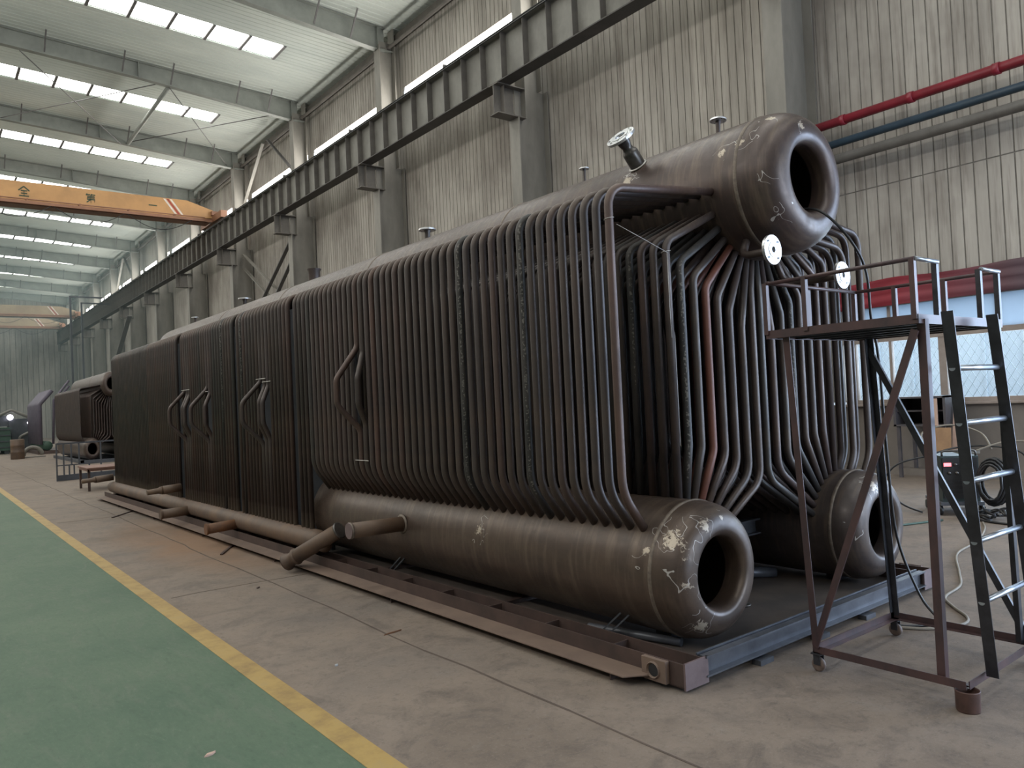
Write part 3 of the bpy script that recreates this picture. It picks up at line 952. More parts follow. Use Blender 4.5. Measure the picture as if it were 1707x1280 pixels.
def crane(y, main, low, label, letters, scale=1.0, xe=12.1):
    root = empty('overhead_crane', (12.28, y, 11.23)); tag(root, label, 'crane', 'overhead cranes')
    x0 = XL + 1.2 - 12.28
    def girder(yc, name):
        g = MB()
        # tapered end towards the runway
        top = [(x0, 1.07), (-1.35, 1.07), (-.10, .70)]
        bot = [(x0, .22), (-1.0, .22), (-.10, .30)]
        v = []
        for (x, z) in top: v += [(x, yc - .28, z), (x, yc + .28, z)]
        for (x, z) in bot: v += [(x, yc - .28, z), (x, yc + .28, z)]
        f_ = []
        for i in range(2):
            a = i * 2
            f_ += [(a, a + 2, a + 3, a + 1), (6 + a, 7 + a, 9 + a, 8 + a), (a, 6 + a, 8 + a, a + 2), (a + 1, a + 3, 9 + a, 7 + a)]
        f_ += [(4, 10, 11, 5), (0, 1, 7, 6)]
        g.add(v, f_)
        return g.build(name, M[main], root)
    girder(0, 'girder')
    g2 = MB(); g2.box(x0, -.3, -.36, .36, .02, .22); g2.box(x0, -.25, -.62, -.58, .02, .14); g2.box(x0, -.25, -.62, -.30, .14, .16)
    g2.build('lower_flange', M[low], root)
    g2 = MB(); g2.tube([(x0, -.60, .22), (-.6, -.60, .22)], .03, 6)
    g2.build('festoon_rail', M[low], root)
    e = MB(); e.box(-.16, .16, -1.7, 1.7, .08, .42); e.box(-.22, .22, -.5, .5, .42, .62)
    et = e.build('end_truck', M[low], root)
    for yy_ in (-1.45, 1.45):
        e = MB(); e.lathe([(0, -.06), (.16, -.06), (.16, .06), (0, .06)], (0, yy_, .165), 'x', 18, 0, False); e.build('wheel', M['flange_dirty'], et)
    e = MB(); e.box(-.4, .1, 1.3, 1.8, .42, .75); e.build('motor', M[low], root)
    for k in range(9):
        e = MB(); x = -2.0 - k * 2.05
        e.box(x - .03, x + .03, -.62, -.28, .16, .26); e.build('rail_hanger', M[low], root)
    if letters:
        for ch, x in (('全', 4.05), ('第', 6.68), ('一', 9.35)):
            t = MB(); strokes(t, ch, x - 12.28, .64, -.287, .42); t.build('lettering', M['char'], root)
    for (dx, m_) in ((-2.45, 'stripe_w'), (-2.30, 'stripe_r'), (-2.15, 'stripe_w')):
        t = MB()
        xa = dx; w_ = .10
        t.add([(xa, -.284, 1.03), (xa + w_, -.284, 1.03), (xa + w_ + .55, -.284, .28), (xa + .55, -.284, .28),
               (xa, -.281, 1.03), (xa + w_, -.281, 1.03), (xa + w_ + .55, -.281, .28), (xa + .55, -.281, .28)], [(3, 2, 1, 0), (4, 5, 6, 7), (0, 1, 5, 4), (1, 2, 6, 5), (2, 3, 7, 6), (3, 0, 4, 7)])
        t.build('warning_stripe', M[m_], root)
    # festoon cable loops
    t = MB()
    pts = []
    for k in range(0, 73):
        x = -1.2 - k * .25
        ph = (k % 12) / 12
        pts.append((x, -.60, .04 - .62 * math.sin(PI * ph)))
    t.tube(pts, .018, 5); t.build('festoon_cable', M['rubber'], root)
    return root


crane(40.0, 'orange', 'orange_dark', 'orange overhead crane with dark Chinese lettering, nearest of the cranes', True)
crane(82.0, 'cream', 'orange_dark', 'far brownish overhead crane, upper of the two distant ones', False)
crane(92.0, 'cream', 'orange_dark', 'farthest pale tan overhead crane near the end wall', False)

# ------------------------------------------------------------------ boilers
TH = 0.0135
PV = Vector((3.2, 2.75, 0))
XC = 4.78


def BL(x, y, z):     # boiler coordinates -> local to root
    return (x - PV.x, y - PV.y, z - PV.z)


def bpath(pts):
    return [BL(*p) for p in pts]


TR = 0.027
BX = [3.83, 3.96, 4.09, 4.215, 4.34, 4.465, 4.60, 4.73]
LOWZ = [None, 1.26, 1.235, 1.20, 1.156, 1.085, 1.01, 0.955]
LANG = [7, 18, 28, 38, 47, 56, 65, 74]
UPZ = [2.57, 2.45, 2.36, 2.30, 2.24, 2.15, 2.04, 2.0]
UANG = [66, 53, 42, 33, 25, 17, 10, 3]
DL = (3.78, 0.518, 0.416)
DU = (4.78, 3.0, 0.483)


def bank_path(k, mirror=False):
    x = BX[k]
    a = math.radians(UANG[k])
    ux = DU[0] - DU[2] * .97 * math.sin(a); uz = DU[1] - DU[2] * .97 * math.cos(a)
    P = [(ux, uz)]
    if k < 7: P.append((x, UPZ[k]))
    else: P.append((x, 2.3))
    b_ = math.radians(LANG[k])
    lx = DL[0] + DL[2] * .97 * math.sin(b_); lz = DL[1] + DL[2] * .97 * math.cos(b_)
    if LOWZ[k]: P.append((x, LOWZ[k]))
    P.append((lx if LOWZ[k] else x, lz))
    if mirror: P = [(2 * XC - q[0], q[1]) for q in P]
    return P


def wall_path(kind, mirror=False, bulge=None):
    P = [(4.36, 2.955), (3.30, 2.845)]
    if bulge:
        z0, z1, zp, d, dyb = bulge
        P += [(3.30, z0), (3.30 - d, zp + .12), (3.30 - d, zp - .12), (3.30, z1)]
    if kind == 'curved': P += [(3.30, 1.02), (3.50, .75)]
    else: P += [(3.30, .34)]
    if mirror: P = [(2 * XC - q[0], q[1]) for q in P]
    return P


def path3(P, y=0.0, yo=None):
    return [(x - PV.x, y, z) for (x, z) in P]


def drum_profile(r, ys, d, rh, far, hole_far=False):
    prof = []
    k = .62
    y0 = ys - d
    # interior
    prof.append((r - .03, far - .25)); prof.append((r - .03, ys)); prof.append((rh + .05, y0 + .17)); prof.append((rh + .004, y0 + .15)); prof.append((rh, y0 + .14)); prof.append((rh, y0 + .06))
    rc = k * r - rh
    for i in range(1, 9):
        t = i / 8 * PI / 2
        prof.append((rh + rc * (1 - math.cos(t)), y0 + .06 * (1 - math.sin(t))))
    for i in range(1, 13):
        t = i / 12 * PI / 2
        prof.append((k * r + (1 - k) * r * math.sin(t) ** .90, ys - d * math.cos(t) ** .84))
    prof.append((r, far))
    for i in range(1, 9):
        t = i / 8 * PI / 2
        prof.append((r * math.cos(t) + .001, far + .2 * math.sin(t)))
    return prof


def drum(root, name, cx, cz, r, ys, d, rh, far, mat, seams, label=None):
    m_ = MB(); m_.lathe(drum_profile(r, ys, d, rh, far), (0, 0, 0), 'y', 72)
    o = m_.build(name, mat, root, BL(cx, 0, cz)); o.location = BL(cx, 0, cz)
    # keep object origin on the drum axis at the head seam
    for vtx in o.data.vertices: vtx.co.y -= ys
    o.location.y += ys
    if label: o['label'] = label
    for s_ in seams:
        w_ = MB(); w_.lathe([(r - .002, -.015), (r + .005, -.010), (r + .0065, 0), (r + .005, .010), (r - .002, .015)], (0, s_ - ys, 0), 'y', 72)
        w_.build('weld_seam', M['weld'], o)
    return o


def flange(mb, c, axis, R_, t, rb, nb=8, mi=0, rhole=None, hub=None):
    """bolted flange disc with flat dark discs painted for the shade inside its bolt holes; centre c, normal axis"""
    A = Vector(axis).normalized(); c = Vector(c)
    rb0 = rb if rhole is None else rhole
    mb.lathe([(rb0, -t / 2), (rb0 + .001, t / 2), (rb0 + (R_ - rb0) * .38, t / 2), (rb0 + (R_ - rb0) * .40, t / 2 - .004), (R_ - .002, t / 2 - .004), (R_, t / 2 - .006), (R_, -t / 2), (rb0, -t / 2)], c, A, 32, mi, False)
    U = A.cross(Vector((0, 1, 0)) if abs(A.y) < .9 else Vector((1, 0, 0))).normalized(); V = A.cross(U)
    for k in range(nb):
        a = 2 * PI * (k + .5) / nb
        p = c + (U * math.cos(a) + V * math.sin(a)) * (rb0 + (R_ - rb0) * .70)
        for s_ in (1, -1):
            q = p + A * (s_ * (t / 2 + .0006))
            mb.lathe([(0.0001, 0), (R_ * .085, 0)], q, A * s_, 10, mi + 1, False)  # flat dark disc in place of the shaded hole
    return mb


def boiler(root, n_curved, n_straight, full=True):
    """n_curved: rows from the near head; rows beyond run straight down to the header"""
    Lc = n_curved * .1055
    y_a = 3.227
    far_low = y_a + Lc + .10
    total = n_curved + n_straight
    far_up = y_a + total * .1055 + .55
    if full:
        spL = [(-.30, -.10, .22, .11), (-.28, -.13, .14, .10), (-.30, -.16, -.02, .09), (-.13, -.20, .30, .07), (-.20, -.19, -.28, .08), (-.36, .10, .08, .05), (-.38, .04, .16, .05), (-.16, -.17, .26, .06), (0.02, -.21, .33, .04), (-.40, 1.7, .12, .08)]
        spU = [(-.26, -.14, .38, .05), (-.33, -.10, .24, .06), (-.36, -.16, -.03, .07), (-.33, -.18, -.10, .06), (-.28, -.19, -.26, .07), (-.44, .12, .20, .05), (-.43, -.01, .24, .07), (-.1, -.27, .33, .05), (-.43, 1.0, .24, .09)]
        spR = [(-.10, -.19, .30, .08), (-.28, -.16, -.05, .06), (-.33, -.10, .10, .05)]
        mL, mU, mR = drum_mat('drum_near_plate', spL, (0.100, 0.069, 0.052), (0.050, 0.037, 0.032)), drum_mat('drum_top_plate', spU, (0.086, 0.059, 0.052)), drum_mat('drum_far_plate', spR, (0.085, 0.07, 0.066))
    else:
        mL = mU = mR = M['drum_plain']
    dl = drum(root, 'lower_drum', DL[0], DL[1], DL[2], 3.11, .214, .212, far_low, mL, [3.11], 'left lower drum, nearer to the green aisle')
    dr = drum(root, 'lower_drum', 2 * XC - DL[0], DL[1], DL[2], 3.11, .214, .212, far_low, mR, [3.11], 'right lower drum, behind the ladder')
    du = drum(root, 'upper_drum', DU[0], DU[1], DU[2], 3.03, .276, .228, far_up, mU, [3.03, 5.6, 8.2, 10.9, 13.6] if full else [3.03, 5.6])
    # template meshes
    def wt(kind, mirror=False, bulge=None, rad=None):
        P = wall_path(kind, mirror, bulge)
        if bulge: rad = [.13, .12, .14, .14, .12] + ([.30] if kind == 'curved' else [])
        else: rad = [.13] + ([.30] if kind == 'curved' else [])
        if kind != 'curved': rad = rad + []
        P3 = path3(P)
        if bulge:
            for q in (3, 4): P3[q] = (P3[q][0], bulge[4], P3[q][2])
        m_ = MB(); m_.tube(fillet(P3, rad, 6), TR, 12)
        return m_
    def bt(k, mirror=False):
        m_ = MB(); P = bank_path(k, mirror)
        rad = [.10] + [.17]
        m_.tube(fillet(path3(P), rad[:len(P) - 2], 5), TR - .001, 10)
        return m_
    tmpl = {}
    rng = random.Random(3)
    n_ind = 0
    rest = MB()
    gaps = {45, 62, 85, 86} if full else set()
    bul = {30: 's', 31: 'b', 52: 's', 53: 's', 54: 'b', 72: 's', 73: 'b', 81: 's', 82: 's', 83: 'b'} if full else {}
    for i in range(total):
        if i in gaps: continue
        y = y_a + i * .1055 - PV.y
        kind = 'curved' if i < n_curved else 'straight'
        bg_ = None
        if full and bul.get(i) == 'b':
            bg_ = (2.16, 1.40, 1.75, .20, .05) if i < 40 else (1.97, 1.24, 1.60, .22, .06)
        elif full and bul.get(i) == 's':
            bg_ = (2.10, 1.46, 1.75, .08, -.03) if i < 40 else (1.90, 1.30, 1.60, .09, -.03)
        key = (kind, bg_)
        if full and n_ind < 100:
            if key not in tmpl:
                o = wt(kind, False, bg_).build('wall_tube', M['tube'], root, (0, y, 0)); tmpl[key] = o
            else:
                o = inst(tmpl[key], 'wall_tube', root, (0, y, 0))
            n_ind += 1
            if i in (8, 15, 60, 67):
                o.data = o.data.copy(); o.data.materials[0] = M['tube_print']
        else:
            t = wt(kind, False, bg_)
            rest.add([(p[0], p[1] + y, p[2]) for p in t.v], t.f, 0, True)
    if rest.v: tag(rest.build('wall_tube', M['tube'], root), kind='stuff')
    # right side wall, one row of tubes seen beyond the bank
    rest = MB()
    for i in range(total):
        y = y_a + i * .1055 - PV.y
        kind = 'curved' if i < n_curved else 'straight'
        t = wt(kind, True)
        if full and i < 6:
            if ('r', kind) not in tmpl: tmpl['r', kind] = t.build('side_tube', M['tube'], root, (0, y, 0))
            else: inst(tmpl['r', kind], 'side_tube', root, (0, y, 0))
        else:
            rest.add([(p[0], p[1] + y, p[2]) for p in t.v], t.f, 0, True)
    tag(rest.build('side_tube', M['tube'], root), kind='stuff')
    # extra outer tube between right bank and right wall
    if full:
        for i in range(3):
            P = [(2 * XC - 4.40, 2.80), (6.10, 2.72), (6.10, 1.02), (5.98, .84)]
            m_ = MB(); m_.tube(fillet(path3(P), [.16, .2], 6), TR, 12); m_.build('side_tube', M['tube'], root, (0, y_a + .05 + i * .106 - PV.y, 0))
    # convection bank
    rest = MB()
    nb_rows = n_curved - 1
    for j in range(nb_rows):
        y = 3.25 + j * .1055 - PV.y
        for k in range(8):
            for mir in (False, True):
                if full and j < 6 or (not full and j < 1):
                    key = ('b', k, mir)
                    if key not in tmpl:
                        o = bt(k, mir).build('bank_tube', M['tube'], root, (0, y, 0)); tmpl[key] = o
                    else:
                        o = inst(tmpl[key], 'bank_tube', root, (0, y, 0))
                    if full and j == 0 and not mir and k == 3:
                        o.data = o.data.copy(); o.data.materials[0] = M['tube_red']; o['label'] = 'reddish oxide coloured tube'
                    if full and ((j == 0 and k == 1 and not mir) or (j == 3 and k == 0 and not mir) or (j == 0 and k == 4 and mir)):
                        o.data = o.data.copy(); o.data.materials[0] = M['tube_print']
                else:
                    if k in (1, 2, 3, 4, 5, 6) and j > 22: continue
                    t = tmpl.get(('m', k, mir))
                    if t is None:
                        t = bt(k, mir); tmpl['m', k, mir] = t
                    rest.add([(p[0], p[1] + y, p[2]) for p in t.v], t.f, 0, True)
    tag(rest.build('bank_tube', M['tube'], root), kind='stuff')
    return dl, dr, du


B1 = empty('boiler', PV, TH)
tag(B1, 'huge brown water-tube boiler with three drums on a steel skid', 'boiler')
dl, dr, du = boiler(B1, 42, 88)
# bottom header under the straight wall tubes
h = MB()
yh0, yh1 = 7.55 - PV.y, 17.15 - PV.y
h.lathe([(.001, yh0 - .12), (.06, yh0 - .11), (.095, yh0 - .05), (.11, yh0), (.11, yh1), (.06, yh1 + .04), (.001, yh1 + .05)], (3.30 - PV.x, 0, .262), 'y', 28)
hd = h.build('bottom_header', M['rust_pipe'], B1)
for i, (y, z, xt, z1, m_, rr, lab) in enumerate(((9.75, .235, 2.86, .215, 'rust_orange', .062, 'orange rusted header stub'), (11.75, .24, 2.84, .225, 'rust_pipe', .066, None),
                                            (12.33, .53, 2.80, .50, 'rust_pipe', .062, None), (17.05, .46, 2.72, .42, 'rust_pipe', .065, None))):
    p = MB()
    a = (3.28 - PV.x, y - PV.y, z); c = (xt - PV.x, y - PV.y, z1)
    if i < 2:
        p.cyl(a, c, rr, 20); p.lathe([(rr + .008, -.01), (rr + .008, .012), (.001, .014)], c, (-1, 0, 0), 20, 0, False)
    else:
        b_ = Vector(a) * .45 + Vector(c) * .55
        p.cyl(a, b_, rr, 20); p.tube([b_, b_ + Vector((-.03, 0, 0)), b_ + Vector((-.06, 0, -.003)), Vector(c)], rr, 20, 0, True, [rr, rr * .9, rr * .68, rr * .62])
    o = p.build('stub_pipe', M[m_], B1)
    if lab: o['label'] = lab
# inclined inlet pipe across the near end of the header
p = MB()
a = Vector(BL(3.26, 6.95, .43)); c = Vector(BL(3.02, 7.40, .17))
p.cyl(a, c, .075, 22)
pt = p.build('inlet_pipe', M['rust_pipe'], B1)
p = MB(); dd = (c - a).normalized()
p.lathe([(.074, -.012), (.082, -.008), (.082, .006), (.074, .01)], a, dd, 24); p.lathe([(.001, -.013), (.074, -.012)], a, dd, 24)
p.build('end_cap', M['flange_dark'], pt)
p = MB(); p.lathe([(.074, 0), (.084, .01), (.084, .025), (.07, .04), (.066, .10), (.088, .14), (.088, .155), (.001, .157)], c, dd, 24); p.build('reducer', M['rust_pipe'], pt)
p = MB(); p.tube(fillet([BL(3.30, 7.5, .262), BL(3.22, 7.18, .262), BL(3.15, 7.15, .30)], .06), .07, 16); p.build('elbow', M['rust_pipe'], B1)
# capped stub on the left lower drum
p = MB()
p.cyl(BL(3.42, 5.93, .575), BL(2.86, 5.93, .585), .064, 22)
so = p.build('drum_stub', M['rust_pipe'], B1)
p = MB(); p.lathe([(.0655, 0), (.070, .004), (.070, .018), (.0655, .02)], BL(2.86, 5.93, .585), (1, 0, 0), 22); p.build('weld_ring', M['weld'], so)
p = MB(); p.lathe([(.001, 0), (.066, 0), (.066, .004)], BL(2.855, 5.93, .585), (1, 0, 0), 22, 0, False)
p.build('end_cap', M['frame_lilac'], so)
p = MB(); p.lathe([(.066, -.01), (.085, -.004), (.085, .006), (.066, .012)], BL(3.365, 5.93, .576), (1, 0, 0), 22); p.build('reinforcing_ring', M['weld'], so)


def nozzle(y, phi, l0, L, rs, Rf, label=None, t=.03, capped=False, mi='flange_dark', sleeve=False):
    a = math.radians(phi); d = Vector((-math.sin(a), 0, math.cos(a)))
    base = Vector(BL(DU[0], y, DU[1])) + d * (DU[2] - .02)
    p = MB()
    if sleeve:
        p.lathe([(rs * 1.45, 0), (rs * 1.45, .02)], base, d, 24)
        p.lathe([(rs * 1.45, .0), (rs * 1.45, L * .52), (rs * 1.3, L * .58), (rs, L * .62), (rs * .9, L * .72), (rs * 1.1, L * .8), (rs * 1.25, L * .93)], base, d, 24)
    else:
        p.lathe([(rs, 0), (rs, L * .8), (rs * 1.2, L * .95), (rs * 1.2, L)], base, d, 16)
    o = p.build('nozzle', M['tube'] if not sleeve else M['flange_dark'], B1)
    if label: o['label'] = label
    f_ = MB()
    if Rf:
        flange(f_, base + d * (L + t / 2), d, Rf, t, rs, 8, 0)
        f_.build('flange', [M['machined'], M['rubber']], o)
    else:
        f_.lathe([(rs, L), (.001, L + .002)], base, d, 20, 0, False); f_.build('cap', M['flange_dark'], o)
    if sleeve:
        f_ = MB(); f_.lathe([(rs * 1.45, .018), (rs * 1.75, .02), (rs * 1.8, .026), (rs * 1.5, .03)], base, d, 24); f_.build('weld_ring', M['bright_wire'], o)
    return o


nozzle(3.99, 43, 0, .27, .042, .115, 'tilted nozzle with bolted flange', .026, sleeve=True)
nozzle(3.51, -4, 0, .16, .016, .062, 'small upright nozzle near the head', .016)
nozzle(4.91, 0, 0, .16, .011, .045, None, .014)
nozzle(7.51, 0, 0, .14, .033, .10, None, .022)
nozzle(13.5, 0, 0, .14, .035, .11, None, .022)
nozzle(16.4, 0, 0, .14, .02, .07, None, .022)
nozzle(10.6, 0, 0, .20, .085, None, 'short capped stub on the upper drum')
# gauge connections under the near end of the upper drum
for k, (P, c) in enumerate(((((4.52, 3.10, 2.64), (4.43, 3.10, 2.495), (4.41, 2.95, 2.49), (4.41, 2.87, 2.495)), (4.41, 2.855, 2.495)),
                            (((4.98, 3.22, 2.60), (5.12, 3.22, 2.38), (5.24, 3.0, 2.375), (5.24, 2.85, 2.38)), (5.24, 2.835, 2.38)))):
    p = MB(); p.tube(fillet([BL(*q) for q in P], .09, 7), .026, 14)
    o = p.build('gauge_pipe', M['tube'], B1)
    fl_ = MB(); flange(fl_, BL(*c), (0, -1, 0), .098, .024, .02, 4, 0)
    fo = fl_.build('flange', [M['machined'], M['rubber']], o)
    fo['label'] = 'bright machined round flange'
p = MB(); p.box(3.62 - PV.x, 3.66 - PV.x, 7.9 - PV.y, 17.0 - PV.y, .07, 2.80)  # unseen dark plates added inside so the tube-panel gaps stay dark
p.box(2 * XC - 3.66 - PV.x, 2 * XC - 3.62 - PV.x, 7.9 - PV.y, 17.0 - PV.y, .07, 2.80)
p.build('gap_backing', M['distant_steel'], B1)
for z_, ya, yb_ in ((1.99, 8.7, 9.0), (1.95, 8.55, 8.8), (1.98, 11.65, 12.05), (1.92, 10.8, 11.05), (1.12, 6.3, 6.55)):
    p = MB(); p.tube([BL(3.262, ya, z_), BL(3.262, yb_, z_)], .004, 6); p.build('wire_clip', M['bright_wire'], B1)
# crossbeam between the lower drums
p = MB()
for z, h_, w_ in ((.555, .012, .10), (.445, .012, .10), (.50, .10, .010)):
    p.box(DL[0] + .3 - PV.x, 2 * XC - DL[0] - .3 - PV.x, 3.75 - PV.y - w_ / 2, 3.75 - PV.y + w_ / 2, z - h_ / 2, z + h_ / 2)
p.build('cross_beam', M['frame_grey'], B1)
# welded-on tie wire between two tubes
p = MB(); p.tube([BL(3.335, 3.20, 2.62), BL(3.6, 3.21, 2.55), BL(3.81, 3.215, 2.49)], .0016, 5)
p.tube([BL(3.80, 3.215, 2.49), BL(3.80, 3.215, 2.1), BL(3.805, 3.215, 1.95)], .0016, 5)
for cx_, cz_, yb in ((3.30, 2.64, 3.227), (3.83, 2.49, 3.25)):
    pts = [BL(cx_ + .030 * math.cos(t * PI / 6), yb + .030 * math.sin(t * PI / 6), cz_ + .002 * t) for t in range(13)]
    p.tube(pts, .0018, 5)
p.build('tie_wire', M['bright_wire'], B1)
# saddle struts of the lower drum
for y in (3.47, 6.18):
    p = MB()
    p.bar(BL(3.42, y + .06, .10), BL(3.50, y - .10, .27), .04, .010); p.bar(BL(3.42, y + .13, .10), BL(3.50, y - .03, .27), .04, .010)
    p.bar(BL(3.50, y - .12, .285), BL(3.50, y + .06, .285), .07, .014)
    p.build('drum_strut', M['frame_grey'], B1)
for x_, y in ((3.76, 3.3), (5.80, 3.3), (3.76, 6.6), (5.80, 6.6)):
    p = MB(); p.box(x_ - .08 - PV.x, x_ + .08 - PV.x, y - .06 - PV.y, y + .06 - PV.y, .07, .108); p.build('drum_foot', M['rubber'], B1)

# skid frame
SK = empty('skid_frame', PV, TH)
tag(SK, 'long low steel skid frame carrying the big boiler', 'skid')
Ls = 14.75
XS1 = 6.20 - PV.x
for side, x0, x1 in (('l', 0.0, .17), ('r', XS1 - .17, XS1)):
    for xx in (x0, x1 - .01):
        p = MB(); p.box(xx, xx + .01, 0.0, Ls, .02, .15); p.build('rail', M['frame'], SK)
    p = MB(); p.box(x0, x1, 0.0, Ls, .02, .028); p.build('rail_floor', M['frame'], SK)
    y = .55
    while y < Ls - .3:
        p = MB(); p.box(x0 + .01, x1 - .01, y, y + .01, .03, .135); p.build('web_plate', M['frame'], SK); y += .62
    p = MB(); p.box(x0 - .005, x1 + .02, -.012, 0, .015, .158); p.build('end_plate', M['frame_lilac'], SK)
    p = MB()
    x_ = x0 - .035 if side == 'l' else x1 + .03
    p.box(x_ - .0, x_ + .03, .10, .27, .03, .15)
    p.lathe([(.0, -.002), (.035, -.002)], (x_ if side == 'l' else x_ + .03, .185, .09), (1 if side == 'l' else -1, 0, 0), 20, 1, False)  # flat black disc painted for the darkness inside the lug hole
    p.lathe([(.035, .0), (.042, -.012), (.048, .0)], (x_ if side == 'l' else x_ + .03, .185, .09), (1 if side == 'l' else -1, 0, 0), 20, 0, False)
    p.build('lifting_lug', [M['ledge'], M['rubber']], SK)
p = MB(); p.add([(-.16, .30, .055), (0, .18, .062), (0, Ls, .062), (-.16, Ls, .055), (-.16, .30, .050), (0, .18, .054), (0, Ls, .054), (-.16, Ls, .050)],
                [(0, 1, 2, 3), (7, 6, 5, 4), (0, 4, 5, 1), (1, 5, 6, 2), (2, 6, 7, 3), (3, 7, 4, 0)])
p.build('ledge_plate', M['ledge'], SK)
for y in (.42, 2.9, 5.4, 7.9, 10.4, 12.9):
    p = MB(); p.box(-.13, 0, y, y + .01, .0, .05); p.build('ledge_gusset', M['frame'], SK)
p = MB(); p.box(.17, XS1 - .17, .02, .03, .05, .155); p.box(.17, XS1 - .17, -.02, .03, .148, .158); p.box(.17, XS1 - .17, -.02, .03, .045, .055)
p.build('end_channel', M['frame_grey'], SK)
p = MB(); p.box(.17, XS1 - .17, .045, .055, .05, .165); p.build('end_angle', M['frame_grey'], SK)
p = MB(); p.box(.17, XS1 - .17, .055, Ls, .058, .068); p.build('deck_plate', M['deck'], SK)
for y in (1.9, 3.7, 5.6, 7.5, 9.4, 11.3, 13.2):
    p = MB(); p.box(.17, XS1 - .17, y, y + .06, .068, .10); p.build('cross_member', M['frame'], SK)
for x_ in (.62, 1.25, 1.85):
    p = MB(); p.box(x_, x_ + .13, -.05, .01, 0.0, .03); p.build('shim_plate', M['frame_grey'], SK)
p = MB(); p.lathe([(.001, .0), (.05, .003), (.055, .012), (.045, .016), (.001, .018)], (1.42, .62, .068), 'z', 16); 
tag(p.build('steel_disc', M['flange_dark']), 'small round cap lying on the skid deck between the lower drums', 'disc')
bpy.data.objects['steel_disc'].matrix_world = Matrix.Translation(PV) @ Matrix.Rotation(TH, 4, 'Z')
# loose pipe under the left drum and between the drums
for (a, c, rr, lab) in (((3.45, 3.75, .10), (3.62, 3.12, .097), .026, 'loose pale pipe lying under left lower drum'),
                        ((4.55, 4.35, .19), (4.95, 3.95, .165), .040, 'loose pale pipe lying on deck between the drums'),
                        ((5.1, 4.0, .12), (5.48, 3.7, .115), .042, 'loose scuffed pipe lying before the right lower drum')):
    p = MB(); p.cyl(a, c, rr, 14); o = tag(p.build('loose_pipe', M['frame_grey']), lab, 'pipe')
# bars on the floor that poke out under the skid
for (a, c, lab) in (((2.72, 9.05, .012), (3.2, 9.9, .012), 'thin dark bar poking out under skid, nearer one'),
                    ((2.50, 14.0, .012), (3.1, 14.9, .012), 'thin dark bar poking out under skid, farther one')):
    p = MB(); p.bar((a[0], a[1], .008), (c[0], c[1], .008), .03, .016); tag(p.build('steel_bar', M['frame']), lab, 'bar', 'bars poking out under the skid')

# second boiler, smaller, further down the hall
B2 = empty('boiler', (4.92, 33.0, 0), 0.0)
tag(B2, 'smaller dark boiler standing beyond the big one', 'boiler')
B2.scale = (0.72, 1, 1)
boiler(B2, 62, 0, False)
p = MB()
for x in (-.05, 2.95): p.box(x, x + .15, -.1, 7.2, 0, .12)
p.box(-.05, 3.1, -.1, 0, .02, .12); p.box(.1, 3, 0, 7, .04, .06)
p.build('skid', M['distant_steel'], B2)
# third unit: leaning tube panel with slanted frame
B3 = empty('tube_panel_unit', (5.0, 46.0, 0)); tag(B3, 'dark purple tube panel unit with slanted arms left of the small boiler', 'boiler')
p = MB()
for i in range(17):
    y = i * .28
    p.tube(fillet([(.62, y, 3.25), (.05, y, 2.55), (.05, y, .5)], .2, 4), .10, 8)
p.build('tube_panel', M['purple_panel'], B3)
p = MB()
for i in range(4):
    p.tube(fillet([(1.4, -.05 + i * .02, 3.75 - i * .28), (.68, -.05 + i * .02, 2.75 - i * .25), (.60, -.05, .5)], .15, 4), .055, 8)
p.build('slanted_arm', M['purple_panel'], B3)
p = MB(); p.lathe([(.001, 0), (.2, 0), (.24, .05), (.24, 5.0), (.001, 5.1)], (.35, 0, .42), 'y', 20); p.build('header', M['green_tank'], B3)
p = MB(); p.box(-.1, 1.5, -.1, 5, 0, .17); p.build('skid', M['frame'], B3)

# steel guard frame lying before the second boiler
G = empty('guard_frame', (3.0, 24.1, 0)); tag(G, 'dark steel guard frame with bars standing left of the big boiler', 'frame')
for a, c, w_, h_, nm in (((0, 0, 1.01), (2.3, .35, 1.01), .04, .04, 'top_rail'), ((0, 0, .42), (2.3, .35, .42), .03, .03, 'middle_rail'), ((0, 0, .075), (2.3, .35, .075), .04, .14, 'kick_plate'), ((.02, 0, .15), (2.3, .35, .16), .03, .02, 'bottom_rail')):
    p = MB(); p.bar(a, c, w_, h_); p.build(nm, M['distant_steel'], G)
for x, z0, z1 in ((0, 0, 1.02), (.17, .08, .42), (.30, .08, .42), (.42, .08, .42), (.17, .42, 1.0), (.36, .42, 1.0), (.55, .42, 1.0), (.8, .08, .42), (1.1, .0, 1.02), (1.5, .42, 1.0), (1.8, .42, 1.0), (2.3, 0, 1.02)):
    p = MB(); p.bar((x, x * .152, z0), (x, x * .152, z1), .035, .035); p.build('upright', M['distant_steel'], G)
T = empty('steel_table', (3.04, 19.7, 0)); tag(T, 'low rusty red steel table left of the big boiler', 'table')
p = MB(); p.box(0, .95, 0, 1.25, .50, .53); p.box(.02, .93, .02, .05, .45, .50); p.box(.02, .05, .02, 1.2, .45, .5); p.build('tabletop', M['rust_table'], T)
for x, y in ((.02, .05), (.88, .05), (.02, 1.18), (.88, 1.18)):
    p = MB(); p.box(x, x + .05, y, y + .05, 0, .46); p.build('leg', M['frame'], T)

